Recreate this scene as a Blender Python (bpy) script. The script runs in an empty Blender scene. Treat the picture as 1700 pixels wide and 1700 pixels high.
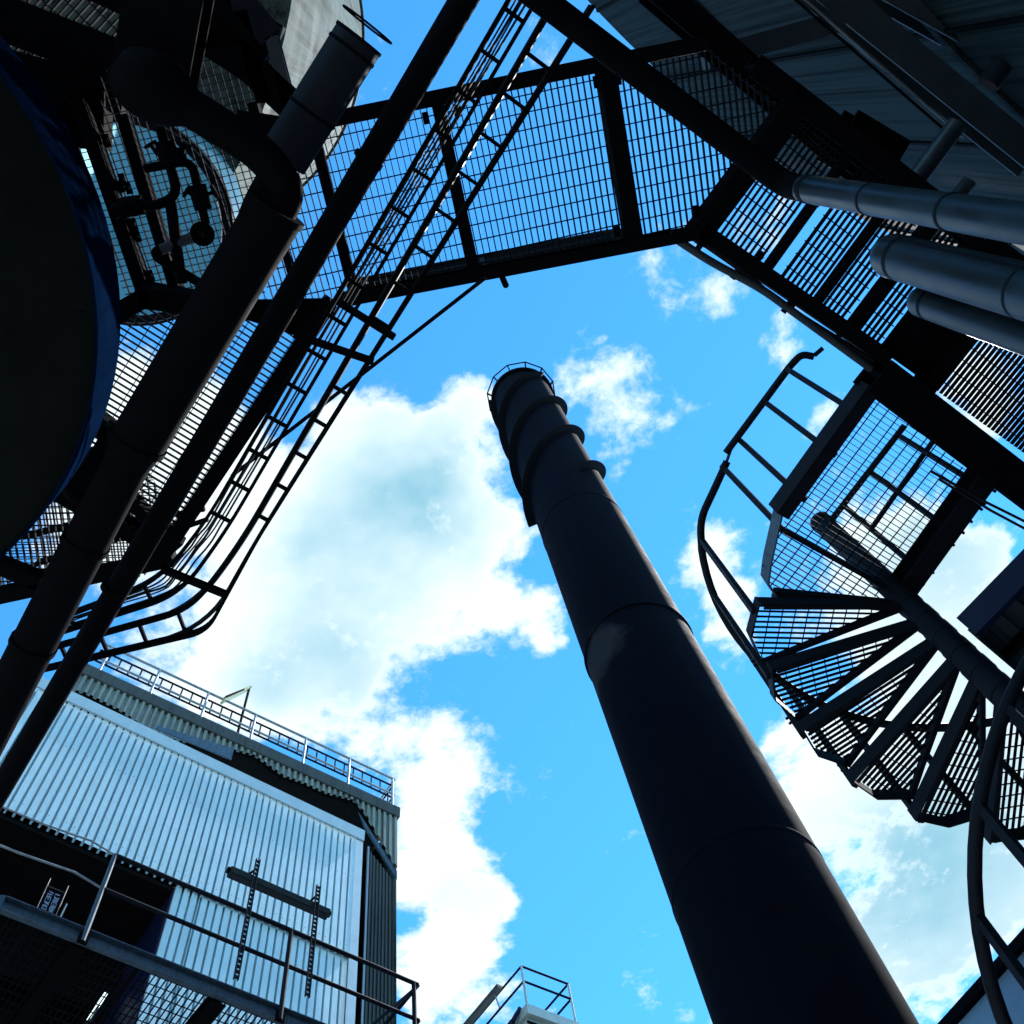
import bpy, math, random
from mathutils import Vector as V, Matrix
random.seed(7)
R = math.radians
sc = bpy.context.scene

# ------------------------------------------------------------------ camera
FPX, ZEN = 1650.0, (657.0, 205.0)          # focal length in photo pixels, zenith vanishing point
CAM = V((0, 0, 1.6))
_u = V((ZEN[0]-850, 850-ZEN[1], -FPX)).normalized()
_f = V((0, 0, -1)); _y = (_f-_u*_f.dot(_u)).normalized(); _x = _y.cross(_u)
ROT = Matrix((_x, _y, _u))                 # camera axes -> world axes
cam = bpy.data.cameras.new('camera'); cam_o = bpy.data.objects.new('camera', cam)
sc.collection.objects.link(cam_o)
cam_o.matrix_world = Matrix.Translation(CAM) @ ROT.to_4x4()
cam.sensor_width = 36; cam.sensor_height = 36; cam.sensor_fit = 'HORIZONTAL'
cam.lens = 36*FPX/1700; cam.clip_start = 0.05; cam.clip_end = 5000
sc.camera = cam_o

def ray(px, py): return ROT @ V((px-850, 850-py, -FPX))
def at(px, py, z):                          # photo pixel -> point at height z
    d = ray(px, py); return CAM + d*((z-CAM.z)/d.z)
def on(px, py, p0, n):                      # photo pixel -> point on a vertical plane
    d = ray(px, py); return CAM + d*((V(p0)-CAM).dot(n)/d.dot(n))
def hz(px, py, xy):                         # height of a pixel's ray at the distance of xy
    d = ray(px, py); return CAM.z + d.z*math.hypot(xy[0], xy[1])/math.hypot(d.x, d.y)

# ------------------------------------------------------------------ sky, sun, exposure
SUN_EL, SUN_AZ = R(57), R(43)               # azimuth from +Y towards +X
w = bpy.data.worlds.new('World'); sc.world = w; w.use_nodes = True
nt = w.node_tree; N = nt.nodes; L = nt.links; N.clear()
def nd(t, **k):
    n = N.new(t)
    for a, b in k.items(): setattr(n, a, b)
    return n
def mth(op, a, b=None, c=None, clamp=False):
    n = nd('ShaderNodeMath', operation=op, use_clamp=clamp)
    for i, v in enumerate((a, b, c)):
        if v is None: continue
        if isinstance(v, (int, float)): n.inputs[i].default_value = v
        else: L.new(v, n.inputs[i])
    return n.outputs[0]
def sstep(v, a, b, lo=0.0, hi=1.0):
    n = nd('ShaderNodeMapRange', interpolation_type='SMOOTHSTEP')
    L.new(v, n.inputs[0])
    for i, q in enumerate((a, b, lo, hi)): n.inputs[i+1].default_value = q
    return n.outputs[0]
def vm(op, a, b=None):
    n = nd('ShaderNodeVectorMath', operation=op)
    for i, v in enumerate((a, b)):
        if v is None: continue
        if isinstance(v, tuple): n.inputs[i].default_value = v
        else: L.new(v, n.inputs[i])
    return n
def noise(vec, scale, detail, rough=.55, lac=2.0):
    n = nd('ShaderNodeTexNoise'); n.inputs['Scale'].default_value = scale
    n.inputs['Detail'].default_value = detail; n.inputs['Roughness'].default_value = rough
    n.inputs['Lacunarity'].default_value = lac
    L.new(vec, n.inputs['Vector']); return n
def mixc(f, a, b):
    n = nd('ShaderNodeMix', data_type='RGBA')
    if isinstance(f, (int, float)): n.inputs[0].default_value = f
    else: L.new(f, n.inputs[0])
    for i, v in ((6, a), (7, b)):
        if isinstance(v, tuple): n.inputs[i].default_value = v
        else: L.new(v, n.inputs[i])
    return n.outputs[2]
sky = nd('ShaderNodeTexSky', sky_type='NISHITA', sun_disc=False)
sky.sun_elevation = SUN_EL; sky.sun_rotation = SUN_AZ; sky.altitude = 50
sky.air_density = 1.0; sky.dust_density = 0.0; sky.ozone_density = 1.0
tc = nd('ShaderNodeTexCoord')
sep = nd('ShaderNodeSeparateXYZ'); L.new(tc.outputs['Generated'], sep.inputs[0])
zz = mth('MAXIMUM', sep.outputs[2], 0.06)
cmb = nd('ShaderNodeCombineXYZ')            # a flat cloud deck seen from below
L.new(mth('DIVIDE', sep.outputs[0], zz), cmb.inputs[0]); L.new(mth('DIVIDE', sep.outputs[1], zz), cmb.inputs[1])
uv = cmb.outputs[0]
wn = noise(uv, 5.0, 4, .6)
warp = vm('SCALE', vm('SUBTRACT', wn.outputs['Color'], (.5, .5, .5)).outputs[0]); warp.inputs[3].default_value = .16
wuv = vm('ADD', uv, warp.outputs[0]).outputs[0]
def uvpx(px, py):
    d = ray(px, py); return (d.x/d.z, d.y/d.z, 0.0)
# clouds: photo pixel of the centre, radius in photo pixels, weight
CL = [(230,670,140,.9),(320,770,120,.9),(190,860,140,.95),(1255,370,75,.7),(1630,640,110,.8),
      (545,770,130,.75),(680,745,140,.85),(790,690,90,.7),(520,880,160,.95),(650,880,160,.9),(450,1010,190,1),(610,1040,170,.95),
      (480,1150,170,.95),(320,1130,130,.8),(745,1020,100,.62),(825,850,85,.58),(810,960,90,.6),(880,1000,70,.52),(905,1100,70,.48),(780,830,70,.5),
      (735,1290,115,.9),(760,1380,90,.75),(700,1450,140,.95),(775,1540,110,.9),(720,1640,170,1),(640,1230,80,.6),(880,1060,85,.5),
      (930,640,60,.62),(1000,690,80,.5),(1040,620,50,.38),(985,545,45,.36),(1120,480,75,.43),(1195,500,60,.42),(1300,588,75,.58),
      (1180,940,90,.95),(1220,1040,85,.9),(1380,720,60,.6),
      (1300,1235,65,.75),(1400,1330,170,1.1),(1510,970,200,1.1),(1640,1180,270,1.3),(1520,1560,260,1.25),(1650,1450,240,1.2),(1440,900,60,.5),
      (1040,1640,80,.5),(1005,790,60,.4),(1105,720,55,.42),(940,1400,50,.34)]
acc = None
for (px, py, rr, s) in CL:
    n = vm('DISTANCE', wuv, uvpx(px, py))
    v = sstep(n.outputs['Value'], 0.0, rr*1.55/FPX, s, 0.0)
    acc = v if acc is None else mth('ADD', acc, v)
acc = mth('MINIMUM', acc, 1.0)
dc = vm('DISTANCE', uv, uvpx(850, 850)).outputs['Value']
out_w = sstep(dc, .62, .95)                 # beyond the frame the same broken cloud goes on
low = sstep(noise(uv, 2.3, 3, .5).outputs['Fac'], .42, .62)
field = mth('MAXIMUM', acc, mth('MULTIPLY', low, out_w))
fb = mth('ADD', mth('MULTIPLY', noise(wuv, 9.0, 5, .6).outputs['Fac'], .62), mth('MULTIPLY', noise(uv, 27.0, 7, .68).outputs['Fac'], .38))
dens = mth('ADD', field, mth('MULTIPLY', mth('SUBTRACT', fb, .5), 2.9))
alpha = sstep(dens, .24, .78)
alpha = mth('MULTIPLY', alpha, sstep(sep.outputs[2], .02, .2))
# self-shading of the thick parts
sh = noise(uv, 3.6, 5, .55).outputs['Fac']
SHD = [(620,860,170,.8),(720,780,130,.75),(560,1070,170,.85),(470,920,90,.5),(760,1500,70,.3),(1450,1430,230,.5),(1560,1520,280,.55),(1600,1000,240,.6),(1540,880,150,.4),(1650,1300,280,.55),(430,1130,90,.5)]
sacc = None
for (px, py, rr, s) in SHD:
    v = sstep(vm('DISTANCE', wuv, uvpx(px, py)).outputs['Value'], 0.0, rr*1.5/FPX, s, 0.0)
    sacc = v if sacc is None else mth('ADD', sacc, v)
shade = mth('ADD', sacc, mth('MULTIPLY', out_w, .3))
shade = mth('MULTIPLY', mth('MULTIPLY', shade, sstep(dens, .5, .95)), sstep(sh, .15, .6), clamp=True)
SK = 0.10
tint = nd('ShaderNodeMix', data_type='RGBA', blend_type='MULTIPLY'); tint.inputs[0].default_value = 1
L.new(sky.outputs[0], tint.inputs[6]); tint.inputs[7].default_value = (.25, .82, 1.12, 1)   # the photograph's cool white balance
CW, CG = (3.1, 3.55, 3.7, 1), (1.0, 2.0, 2.5, 1)
ccol = mixc(shade, CW, CG)
full = mixc(alpha, tint.outputs[2], ccol)
bg = nd('ShaderNodeBackground'); L.new(full, bg.inputs[0]); bg.inputs[1].default_value = SK
wo = nd('ShaderNodeOutputWorld'); L.new(bg.outputs[0], wo.inputs[0])
w.cycles.sampling_method = 'MANUAL'; w.cycles.sample_map_resolution = 512

sl = bpy.data.lights.new('sun', 'SUN'); so = bpy.data.objects.new('sun', sl); sc.collection.objects.link(so)
sl.energy = 2.3; sl.angle = R(1.0); sl.color = (1, .97, .92)
sd = V((math.sin(SUN_AZ)*math.cos(SUN_EL), math.cos(SUN_AZ)*math.cos(SUN_EL), math.sin(SUN_EL)))
so.rotation_euler = sd.to_track_quat('Z', 'Y').to_euler()
so.location = sd*60
vs = sc.view_settings; vs.view_transform = 'Standard'; vs.look = 'None'; vs.gamma = 1; vs.use_curve_mapping = False
vs.exposure = 1.75
sc.cycles.adaptive_threshold = .02; sc.cycles.max_bounces = 4; sc.cycles.diffuse_bounces = 2; sc.cycles.glossy_bounces = 2; sc.cycles.caustics_reflective = False

# ------------------------------------------------------------------ materials
MATS = {}
def mat(name, col, rough=.5, metal=0.0, var=.25, vscale=6.0, streak=None, bump=0.0, spec=.5):
    """procedural paint/metal: base colour with mottled wear; streak=(dark colour, amount, scale) runs down the Z axis"""
    m = bpy.data.materials.new(name); m.use_nodes = True; t = m.node_tree; nn, ll = t.nodes, t.links
    b = nn['Principled BSDF']; b.inputs['Metallic'].default_value = metal
    b.inputs['Specular IOR Level'].default_value = spec
    tcn = nn.new('ShaderNodeTexCoord'); ob = tcn.outputs['Object']
    n1 = nn.new('ShaderNodeTexNoise'); n1.inputs['Scale'].default_value = vscale; n1.inputs['Detail'].default_value = 6
    n1.inputs['Roughness'].default_value = .65; ll.new(ob, n1.inputs['Vector'])
    r = nn.new('ShaderNodeValToRGB'); r.color_ramp.elements[0].position = .3; r.color_ramp.elements[1].position = .72
    c0 = tuple(c*(1-var) for c in col); c1 = tuple(min(1, c*(1+var*.6)) for c in col)
    r.color_ramp.elements[0].color = (*c0, 1); r.color_ramp.elements[1].color = (*c1, 1)
    ll.new(n1.outputs['Fac'], r.inputs[0]); cur = r.outputs[0]
    if streak:
        mp = nn.new('ShaderNodeMapping'); ll.new(ob, mp.inputs[0]); mp.inputs['Scale'].default_value = (streak[2], streak[2], streak[3] if len(streak) > 3 else .12)
        n2 = nn.new('ShaderNodeTexNoise'); n2.inputs['Scale'].default_value = 1.0; n2.inputs['Detail'].default_value = 7; n2.inputs['Roughness'].default_value = .7
        ll.new(mp.outputs[0], n2.inputs['Vector'])
        r2 = nn.new('ShaderNodeValToRGB'); r2.color_ramp.elements[0].position = .46; r2.color_ramp.elements[1].position = .66
        ll.new(n2.outputs['Fac'], r2.inputs[0])
        mul = nn.new('ShaderNodeMath'); mul.operation = 'MULTIPLY'; mul.inputs[1].default_value = streak[1]; ll.new(r2.outputs[0], mul.inputs[0])
        mx = nn.new('ShaderNodeMix'); mx.data_type = 'RGBA'; ll.new(mul.outputs[0], mx.inputs[0]); ll.new(cur, mx.inputs[6]); mx.inputs[7].default_value = (*streak[0], 1)
        cur = mx.outputs[2]
    ll.new(cur, b.inputs['Base Color'])
    rr = nn.new('ShaderNodeMapRange'); ll.new(n1.outputs['Fac'], rr.inputs[0])
    rr.inputs[1].default_value = .25; rr.inputs[2].default_value = .75; rr.inputs[3].default_value = rough*.8; rr.inputs[4].default_value = min(1, rough*1.25)
    ll.new(rr.outputs[0], b.inputs['Roughness'])
    if bump:
        bp = nn.new('ShaderNodeBump'); bp.inputs['Strength'].default_value = bump; bp.inputs['Distance'].default_value = .02
        ll.new(n1.outputs['Fac'], bp.inputs['Height']); ll.new(bp.outputs[0], b.inputs['Normal'])
    MATS[name] = m; return m
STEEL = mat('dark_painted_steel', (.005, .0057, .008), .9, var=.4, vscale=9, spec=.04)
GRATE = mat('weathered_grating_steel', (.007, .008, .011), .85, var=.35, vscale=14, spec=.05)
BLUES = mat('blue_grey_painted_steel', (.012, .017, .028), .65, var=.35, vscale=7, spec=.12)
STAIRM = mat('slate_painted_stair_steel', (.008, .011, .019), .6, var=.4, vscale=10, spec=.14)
GALV = mat('galvanised_steel', (.30, .36, .39), .45, .7, var=.3, vscale=16)
DUCT = mat('spiral_duct_sheet_metal', (.04, .068, .09), .4, .6, var=.4, vscale=7, streak=((.015, .022, .03), .6, 14, 1.2))
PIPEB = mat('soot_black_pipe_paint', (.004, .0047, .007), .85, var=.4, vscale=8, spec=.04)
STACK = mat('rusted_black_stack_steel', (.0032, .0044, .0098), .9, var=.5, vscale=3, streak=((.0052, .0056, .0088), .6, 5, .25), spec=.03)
WHITE = mat('white_coated_cladding', (.64, .83, .90), .45, var=.08, vscale=2.5, streak=((.42, .58, .66), .35, 6, .3))
FASC = mat('pale_trim_sheet', (.52, .68, .75), .4, var=.1, vscale=4)
BEIGE = mat('aged_beige_cladding', (.25, .28, .25), .6, var=.2, vscale=4, streak=((.06, .075, .07), .8, 7, .4))
MOSS = mat('stained_green_cladding', (.05, .062, .056), .6, var=.3, vscale=4, streak=((.014, .017, .017), .8, 9, .4))
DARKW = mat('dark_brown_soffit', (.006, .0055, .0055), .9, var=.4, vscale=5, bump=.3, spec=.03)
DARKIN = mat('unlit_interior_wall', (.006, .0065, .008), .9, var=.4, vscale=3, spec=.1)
CONC = mat('streaked_silo_concrete', (.095, .135, .125), .85, var=.15, vscale=1.5, streak=((.010, .015, .017), .95, 9, .16), bump=.2, spec=.1)
TANKW = mat('streaked_grey_tank_wall', (.035, .06, .068), .9, var=.2, vscale=1.2, streak=((.004, .009, .011), .95, 16, .16), bump=.2, spec=.05)
OLIVE = mat('olive_vessel_insulation', (.011, .015, .014), .9, var=.3, vscale=5, spec=.04)
SHELL = mat('blue_sheen_vessel_side', (.0025, .012, .042), .9, .0, var=.3, vscale=3, streak=((.0012, .005, .018), .5, 10, .6), spec=.0)  # blue sheen of the shell put into a matte base colour
DISH = mat('polished_vessel_head', (.26, .52, .68), .5, .0, var=.15, vscale=2, spec=.3)
PALES = mat('pale_grey_painted_and_lit_steel', (.045, .065, .08), .55, var=.25, vscale=8, spec=.3)  # also stands in for light on frame edges and one pipe run
KICK = mat('grey_blue_kick_plate', (.065, .125, .185), .55, var=.35, vscale=10, streak=((.03, .045, .055), .6, 20, 2), spec=.3)
CABLE = mat('black_cable_sheath', (.012, .012, .016), .5, var=.2, spec=.3)
YELL = mat('yellowed_lamp_diffuser', (.62, .64, .36), .35, var=.1)
LAMPB = mat('weathered_light_housing', (.035, .055, .06), .5, var=.35, vscale=18, spec=.3)
TOWER = mat('pale_green_tower_steel', (.42, .52, .52), .5, var=.15, vscale=6)
PANEL = mat('light_blue_wall_panel', (.22, .38, .55), .5, var=.1, vscale=3, spec=.3)
NAVY = mat('navy_fascia_paint', (.006, .009, .04), .5, var=.25, vscale=6, spec=.2)
GLYPH = mat('pale_blue_sign_paint', (.35, .55, .8), .5, var=.1)
GROUND = mat('worn_yard_concrete', (.34, .34, .33), .85, var=.3, vscale=.7, bump=.3)
SKYLIT = mat('skylit_blue_translucent', (.30, .66, .88), .5, var=.25, vscale=2, spec=.2)  # sky light on the hopper put into blue colour and translucency
_t = SKYLIT.node_tree; _tr = _t.nodes.new('ShaderNodeBsdfTranslucent'); _mx = _t.nodes.new('ShaderNodeMixShader'); _mx.inputs[0].default_value = .6
_tr.inputs[0].default_value = (.42, .82, .98, 1); _o = _t.nodes['Material Output']
_t.links.new(_t.nodes['Principled BSDF'].outputs[0], _mx.inputs[1]); _t.links.new(_tr.outputs[0], _mx.inputs[2]); _t.links.new(_mx.outputs[0], _o.inputs['Surface'])
em = bpy.data.materials.new('lit_fluorescent_tube'); em.use_nodes = True
_b = em.node_tree.nodes['Principled BSDF']; _b.inputs['Base Color'].default_value = (.8, .9, .85, 1)
_b.inputs['Emission Color'].default_value = (.8, 1, .95, 1); _b.inputs['Emission Strength'].default_value = .55

# pale scoured patch on the stack near its joint ring
def add_patch(m, centre, rad, col):
    t = m.node_tree; nn, ll = t.nodes, t.links; b = nn['Principled BSDF']; src = b.inputs['Base Color'].links[0].from_socket
    g = nn.new('ShaderNodeNewGeometry'); d = nn.new('ShaderNodeVectorMath'); d.operation = 'DISTANCE'; d.inputs[1].default_value = centre
    ll.new(g.outputs['Position'], d.inputs[0])
    n = nn.new('ShaderNodeTexNoise'); n.inputs['Scale'].default_value = 2.2; n.inputs['Detail'].default_value = 7; n.inputs['Roughness'].default_value = .7; ll.new(g.outputs['Position'], n.inputs['Vector'])
    a = nn.new('ShaderNodeMath'); a.operation = 'MULTIPLY_ADD'; a.inputs[1].default_value = 1.6*rad; ll.new(n.outputs['Fac'], a.inputs[0]); ll.new(d.outputs['Value'], a.inputs[2])
    r = nn.new('ShaderNodeMapRange'); ll.new(a.outputs[0], r.inputs[0]); r.inputs[1].default_value = rad*1.75; r.inputs[2].default_value = rad*1.35; r.inputs[3].default_value = 0; r.inputs[4].default_value = .8
    mx = nn.new('ShaderNodeMix'); mx.data_type = 'RGBA'; ll.new(r.outputs[0], mx.inputs[0]); ll.new(src, mx.inputs[6]); mx.inputs[7].default_value = (*col, 1)
    ll.new(mx.outputs[2], b.inputs['Base Color'])

# ------------------------------------------------------------------ mesh helpers
COL = sc.collection
class MB:
    def __init__(s): s.v = []; s.f = []
    def quad_box(s, c8):
        k = len(s.v); s.v += [tuple(p) for p in c8]
        s.f += [tuple(k+i for i in q) for q in ((0,3,2,1),(4,5,6,7),(0,1,5,4),(1,2,6,5),(2,3,7,6),(3,0,4,7))]; return s
    def bar(s, p, q, w, h, up=(0,0,1)):          # rectangular bar from p to q: w across, h along up
        p, q = V(p), V(q); d = (q-p).normalized(); u = V(up); sd_ = d.cross(u)
        if sd_.length < 1e-4: sd_ = d.cross(V((1,0,0)))
        sd_.normalize(); u = sd_.cross(d).normalized(); a, b = sd_*w/2, u*h/2
        return s.quad_box([p-a-b, p+a-b, p+a+b, p-a+b, q-a-b, q+a-b, q+a+b, q-a+b])
    def box(s, c, sx, sy, sz, ax=(1,0,0)):
        c = V(c); x = V(ax).normalized()*sx/2; return s.bar(c-x, c+x, sy, sz)
    def prism(s, poly, vec):
        k = len(s.v); n = len(poly); vec = V(vec)
        s.v += [tuple(p) for p in poly] + [tuple(V(p)+vec) for p in poly]
        s.f.append(tuple(k+i for i in reversed(range(n)))); s.f.append(tuple(k+n+i for i in range(n)))
        for i in range(n): j = (i+1) % n; s.f.append((k+i, k+j, k+n+j, k+n+i))
        return s
    def profile(s, p, q, prof, up=(0,0,1)):      # extrude a closed 2-D profile (across, up) from p to q
        p, q = V(p), V(q); d = (q-p).normalized(); u = V(up); sd_ = d.cross(u).normalized(); u = sd_.cross(d).normalized()
        return s.prism([p+sd_*a+u*b for a, b in prof], q-p)
    def tube(s, pts, r, n=14, cap=True):
        pts = [V(p) for p in pts]; m = len(pts); rs = r if isinstance(r, (list, tuple)) else [r]*m
        t0 = (pts[1]-pts[0]).normalized(); u = t0.cross(V((0,0,1)))
        if u.length < .05: u = t0.cross(V((1,0,0)))
        u.normalize(); k = len(s.v)
        for i, p in enumerate(pts):
            t = (pts[min(i+1, m-1)]-pts[max(i-1, 0)]).normalized()
            u = (u-t*u.dot(t)).normalized(); b = t.cross(u)
            for j in range(n):
                a = 2*math.pi*j/n; s.v.append(tuple(p+(u*math.cos(a)+b*math.sin(a))*rs[i]))
        for i in range(m-1):
            for j in range(n):
                a = k+i*n+j; b = k+i*n+(j+1) % n; s.f.append((a, b, b+n, a+n))
        if cap: s.f.append(tuple(k+j for j in reversed(range(n)))); s.f.append(tuple(k+(m-1)*n+j for j in range(n)))
        return s
    def lathe(s, c, prof, n=48, a0=0, a1=360):
        k = len(s.v); full_ = abs(a1-a0) >= 360; m = n if full_ else n+1; P = len(prof)
        for i in range(m):
            a = R(a0+(a1-a0)*i/n)
            for r, z in prof: s.v.append((c[0]+r*math.cos(a), c[1]+r*math.sin(a), c[2]+z))
        for i in range(n):
            j = (i+1) % m
            for t in range(P-1): s.f.append((k+i*P+t, k+j*P+t, k+j*P+t+1, k+i*P+t+1))
        return s
    def grid(s, rows):
        k = len(s.v); m = len(rows[0])
        for r in rows: s.v += [tuple(p) for p in r]
        for i in range(len(rows)-1):
            for j in range(m-1): s.f.append((k+i*m+j, k+i*m+j+1, k+(i+1)*m+j+1, k+(i+1)*m+j))
        return s
    def build(s, name, m, parent=None, smooth=False, kind=None):
        me = bpy.data.meshes.new(name); me.from_pydata(s.v, [], s.f); me.materials.append(m); me.update()
        if smooth:
            me.polygons.foreach_set('use_smooth', [True]*len(me.polygons)); me.set_sharp_from_angle(angle=R(38))
        o = bpy.data.objects.new(name, me); COL.objects.link(o)
        if parent is not None:
            o.parent = parent; o.matrix_parent_inverse = Matrix.Translation(-parent.location)
        if kind: o['kind'] = kind
        return o
def thing(name, label, cat, loc=(0,0,0), group=None):
    o = bpy.data.objects.new(name, None); COL.objects.link(o); o.location = V(loc); o.empty_display_size = .2
    o['label'] = label; o['category'] = cat
    if group: o['group'] = group
    return o
def tag(o, label, cat, group=None):
    o['label'] = label; o['category'] = cat
    if group: o['group'] = group
    return o
def pI(w, h, tf, tw): return [(-w/2,-h/2),(w/2,-h/2),(w/2,-h/2+tf),(tw/2,-h/2+tf),(tw/2,h/2-tf),(w/2,h/2-tf),(w/2,h/2),(-w/2,h/2),(-w/2,h/2-tf),(-tw/2,h/2-tf),(-tw/2,-h/2+tf),(-w/2,-h/2+tf)]
def pC(w, h, t): return [(-w/2,-h/2),(w/2,-h/2),(w/2,-h/2+t),(-w/2+t,-h/2+t),(-w/2+t,h/2-t),(w/2,h/2-t),(w/2,h/2),(-w/2,h/2)]
def fillet(pts, rad, n=7):
    pts = [V(p) for p in pts]; out = [pts[0]]
    for i in range(1, len(pts)-1):
        a, b, c = pts[i-1], pts[i], pts[i+1]; d0 = (a-b); d1 = (c-b)
        r = min(rad, d0.length*.48, d1.length*.48); p = b+d0.normalized()*r; q = b+d1.normalized()*r
        for k in range(n+1):
            t = k/n; out.append(p*(1-t)**2+b*2*t*(1-t)+q*t*t)
    out.append(pts[-1]); return out
def clip(poly, o, d):                        # segments of the line o+t*d inside the polygon (xy)
    ts = []; nrm = (-d[1], d[0])
    for i in range(len(poly)):
        a, b = poly[i], poly[(i+1) % len(poly)]
        fa = (a[0]-o[0])*nrm[0]+(a[1]-o[1])*nrm[1]; fb_ = (b[0]-o[0])*nrm[0]+(b[1]-o[1])*nrm[1]
        if (fa < 0) != (fb_ < 0):
            t = fa/(fa-fb_); x = a[0]+(b[0]-a[0])*t; y = a[1]+(b[1]-a[1])*t
            ts.append((x-o[0])*d[0]+(y-o[1])*d[1])
    ts.sort(); return [(ts[i], ts[i+1]) for i in range(0, len(ts)-1, 2) if ts[i+1]-ts[i] > .01]
def grating(mb, poly, z, d, pitch=.032, t=.0045, depth=.03, cp=.077, ct=.006):
    poly = [(p[0], p[1]) for p in poly]; d = V((d[0], d[1])).normalized(); n = V((-d.y, d.x))
    for (dd, nn_, pt, tt, dp, zo) in ((d, n, pitch, t, depth, 0), (n, -d, cp, ct, .007, depth/2-.006)):
        fs = [p[0]*nn_.x+p[1]*nn_.y for p in poly]; k0 = math.floor(min(fs)/pt); k1 = math.ceil(max(fs)/pt)
        for k in range(k0, k1+1):
            o = (nn_.x*k*pt, nn_.y*k*pt)
            for a, b in clip(poly, o, dd):
                mb.bar((o[0]+dd.x*a, o[1]+dd.y*a, z+zo), (o[0]+dd.x*b, o[1]+dd.y*b, z+zo), tt, dp)
    return mb
def shrink(poly, k):
    c = sum((V(p) for p in poly), V((0,0,0)))/len(poly); return [c+(V(p)-c)*k for p in poly]
def clipmark(parent, p, d):                  # grating saddle clip: plate, bolt and nut
    p = V(p); d = V(d).normalized(); m = MB()
    m.bar(p-d*.028, p+d*.028, .03, .006); m.tube([p+V((0,0,-.035)), p+V((0,0,.03))], .007, 8); m.tube([p+V((0,0,-.022)), p+V((0,0,-.008))], .014, 6)
    return m.build('grating_clip', STEEL, parent)
ZP = 6.7                                      # underside of the octagonal walkway
EB = V((.672, .740, 0)).normalized()          # direction of the right-hand walkway
EC = V((-.745, .667, 0)).normalized()         # direction of the left-hand walkway and pipe rack

# ================================================================== SETTING
g = MB().grid([[(-400,-400,0),(400,-400,0)],[(-400,400,0),(400,400,0)]]).build('ground', GROUND); g['kind'] = 'structure'

# ================================================================== CHIMNEY
AZ = R(8.75); CD = 8.9; CR = .9; CX, CY = math.sin(AZ)*CD, math.cos(AZ)*CD; CT = 32.1
add_patch(STACK, tuple(V((CX, CY, 15.1))+V((-math.sin(AZ)*.62-.60, -math.cos(AZ)*.62+.1, 0))), .72, (.035, .036, .042))
ch = thing('chimney', 'tall black round steel chimney rising alone into the cloudy sky', 'chimney', (CX, CY, 0))
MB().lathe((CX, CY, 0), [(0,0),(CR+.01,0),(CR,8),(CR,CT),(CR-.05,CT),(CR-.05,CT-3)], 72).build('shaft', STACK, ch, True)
for zr, rw in ((4.6,.012),(10.2,.008),(15.7,.03),(20.9,.01)):
    MB().lathe((CX, CY, zr), [(CR,-.05),(CR+rw,-.03),(CR+rw,.03),(CR,.05)], 72).build('joint_ring', STACK, ch, True)
MB().lathe((CX, CY, CT-.16), [(CR,0),(CR+.1,0),(CR+.1,.12),(CR,.12)], 72).build('top_flange', PIPEB, ch)
fac = V((-math.sin(AZ), -math.cos(AZ), 0)); rgt = V((math.cos(AZ), -math.sin(AZ), 0))
def cdir(a): return fac*math.cos(R(a))+rgt*math.sin(R(a))
for a0 in (-88, 32, 152):
    rows = [[], [], [], []]; z = 22.3; n = 110
    for i in range(n+1):
        zz_ = z+(CT-.45-z)*i/n; d = cdir(a0+360*(zz_-z)/8.7); c = V((CX, CY, zz_))
        rows[0].append(c+d*(CR-.02)-V((0,0,.015))); rows[1].append(c+d*(CR+.2)-V((0,0,.015))); rows[2].append(c+d*(CR+.2)+V((0,0,.015))); rows[3].append(c+d*(CR-.02)+V((0,0,.015)))
    m = MB().grid(rows+[rows[0]])
    m.f.append((0, n+1, 2*n+2, 3*n+3)); m.f.append((n, 4*n+3, 3*n+2, 2*n+1))
    m.build('helical_strake', PIPEB, ch, True)
m = MB(); pr = []
for i in range(13):
    a = i*30; p = V((CX, CY, CT+.25))+cdir(a)*(CR+.2); pr.append(p)
    if i < 12: m.bar(V((CX, CY, CT-.08))+cdir(a)*(CR+.05), p, .04, .04)
m.tube(pr, .022, 8); m.build('lightning_ring', PIPEB, ch)

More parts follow.
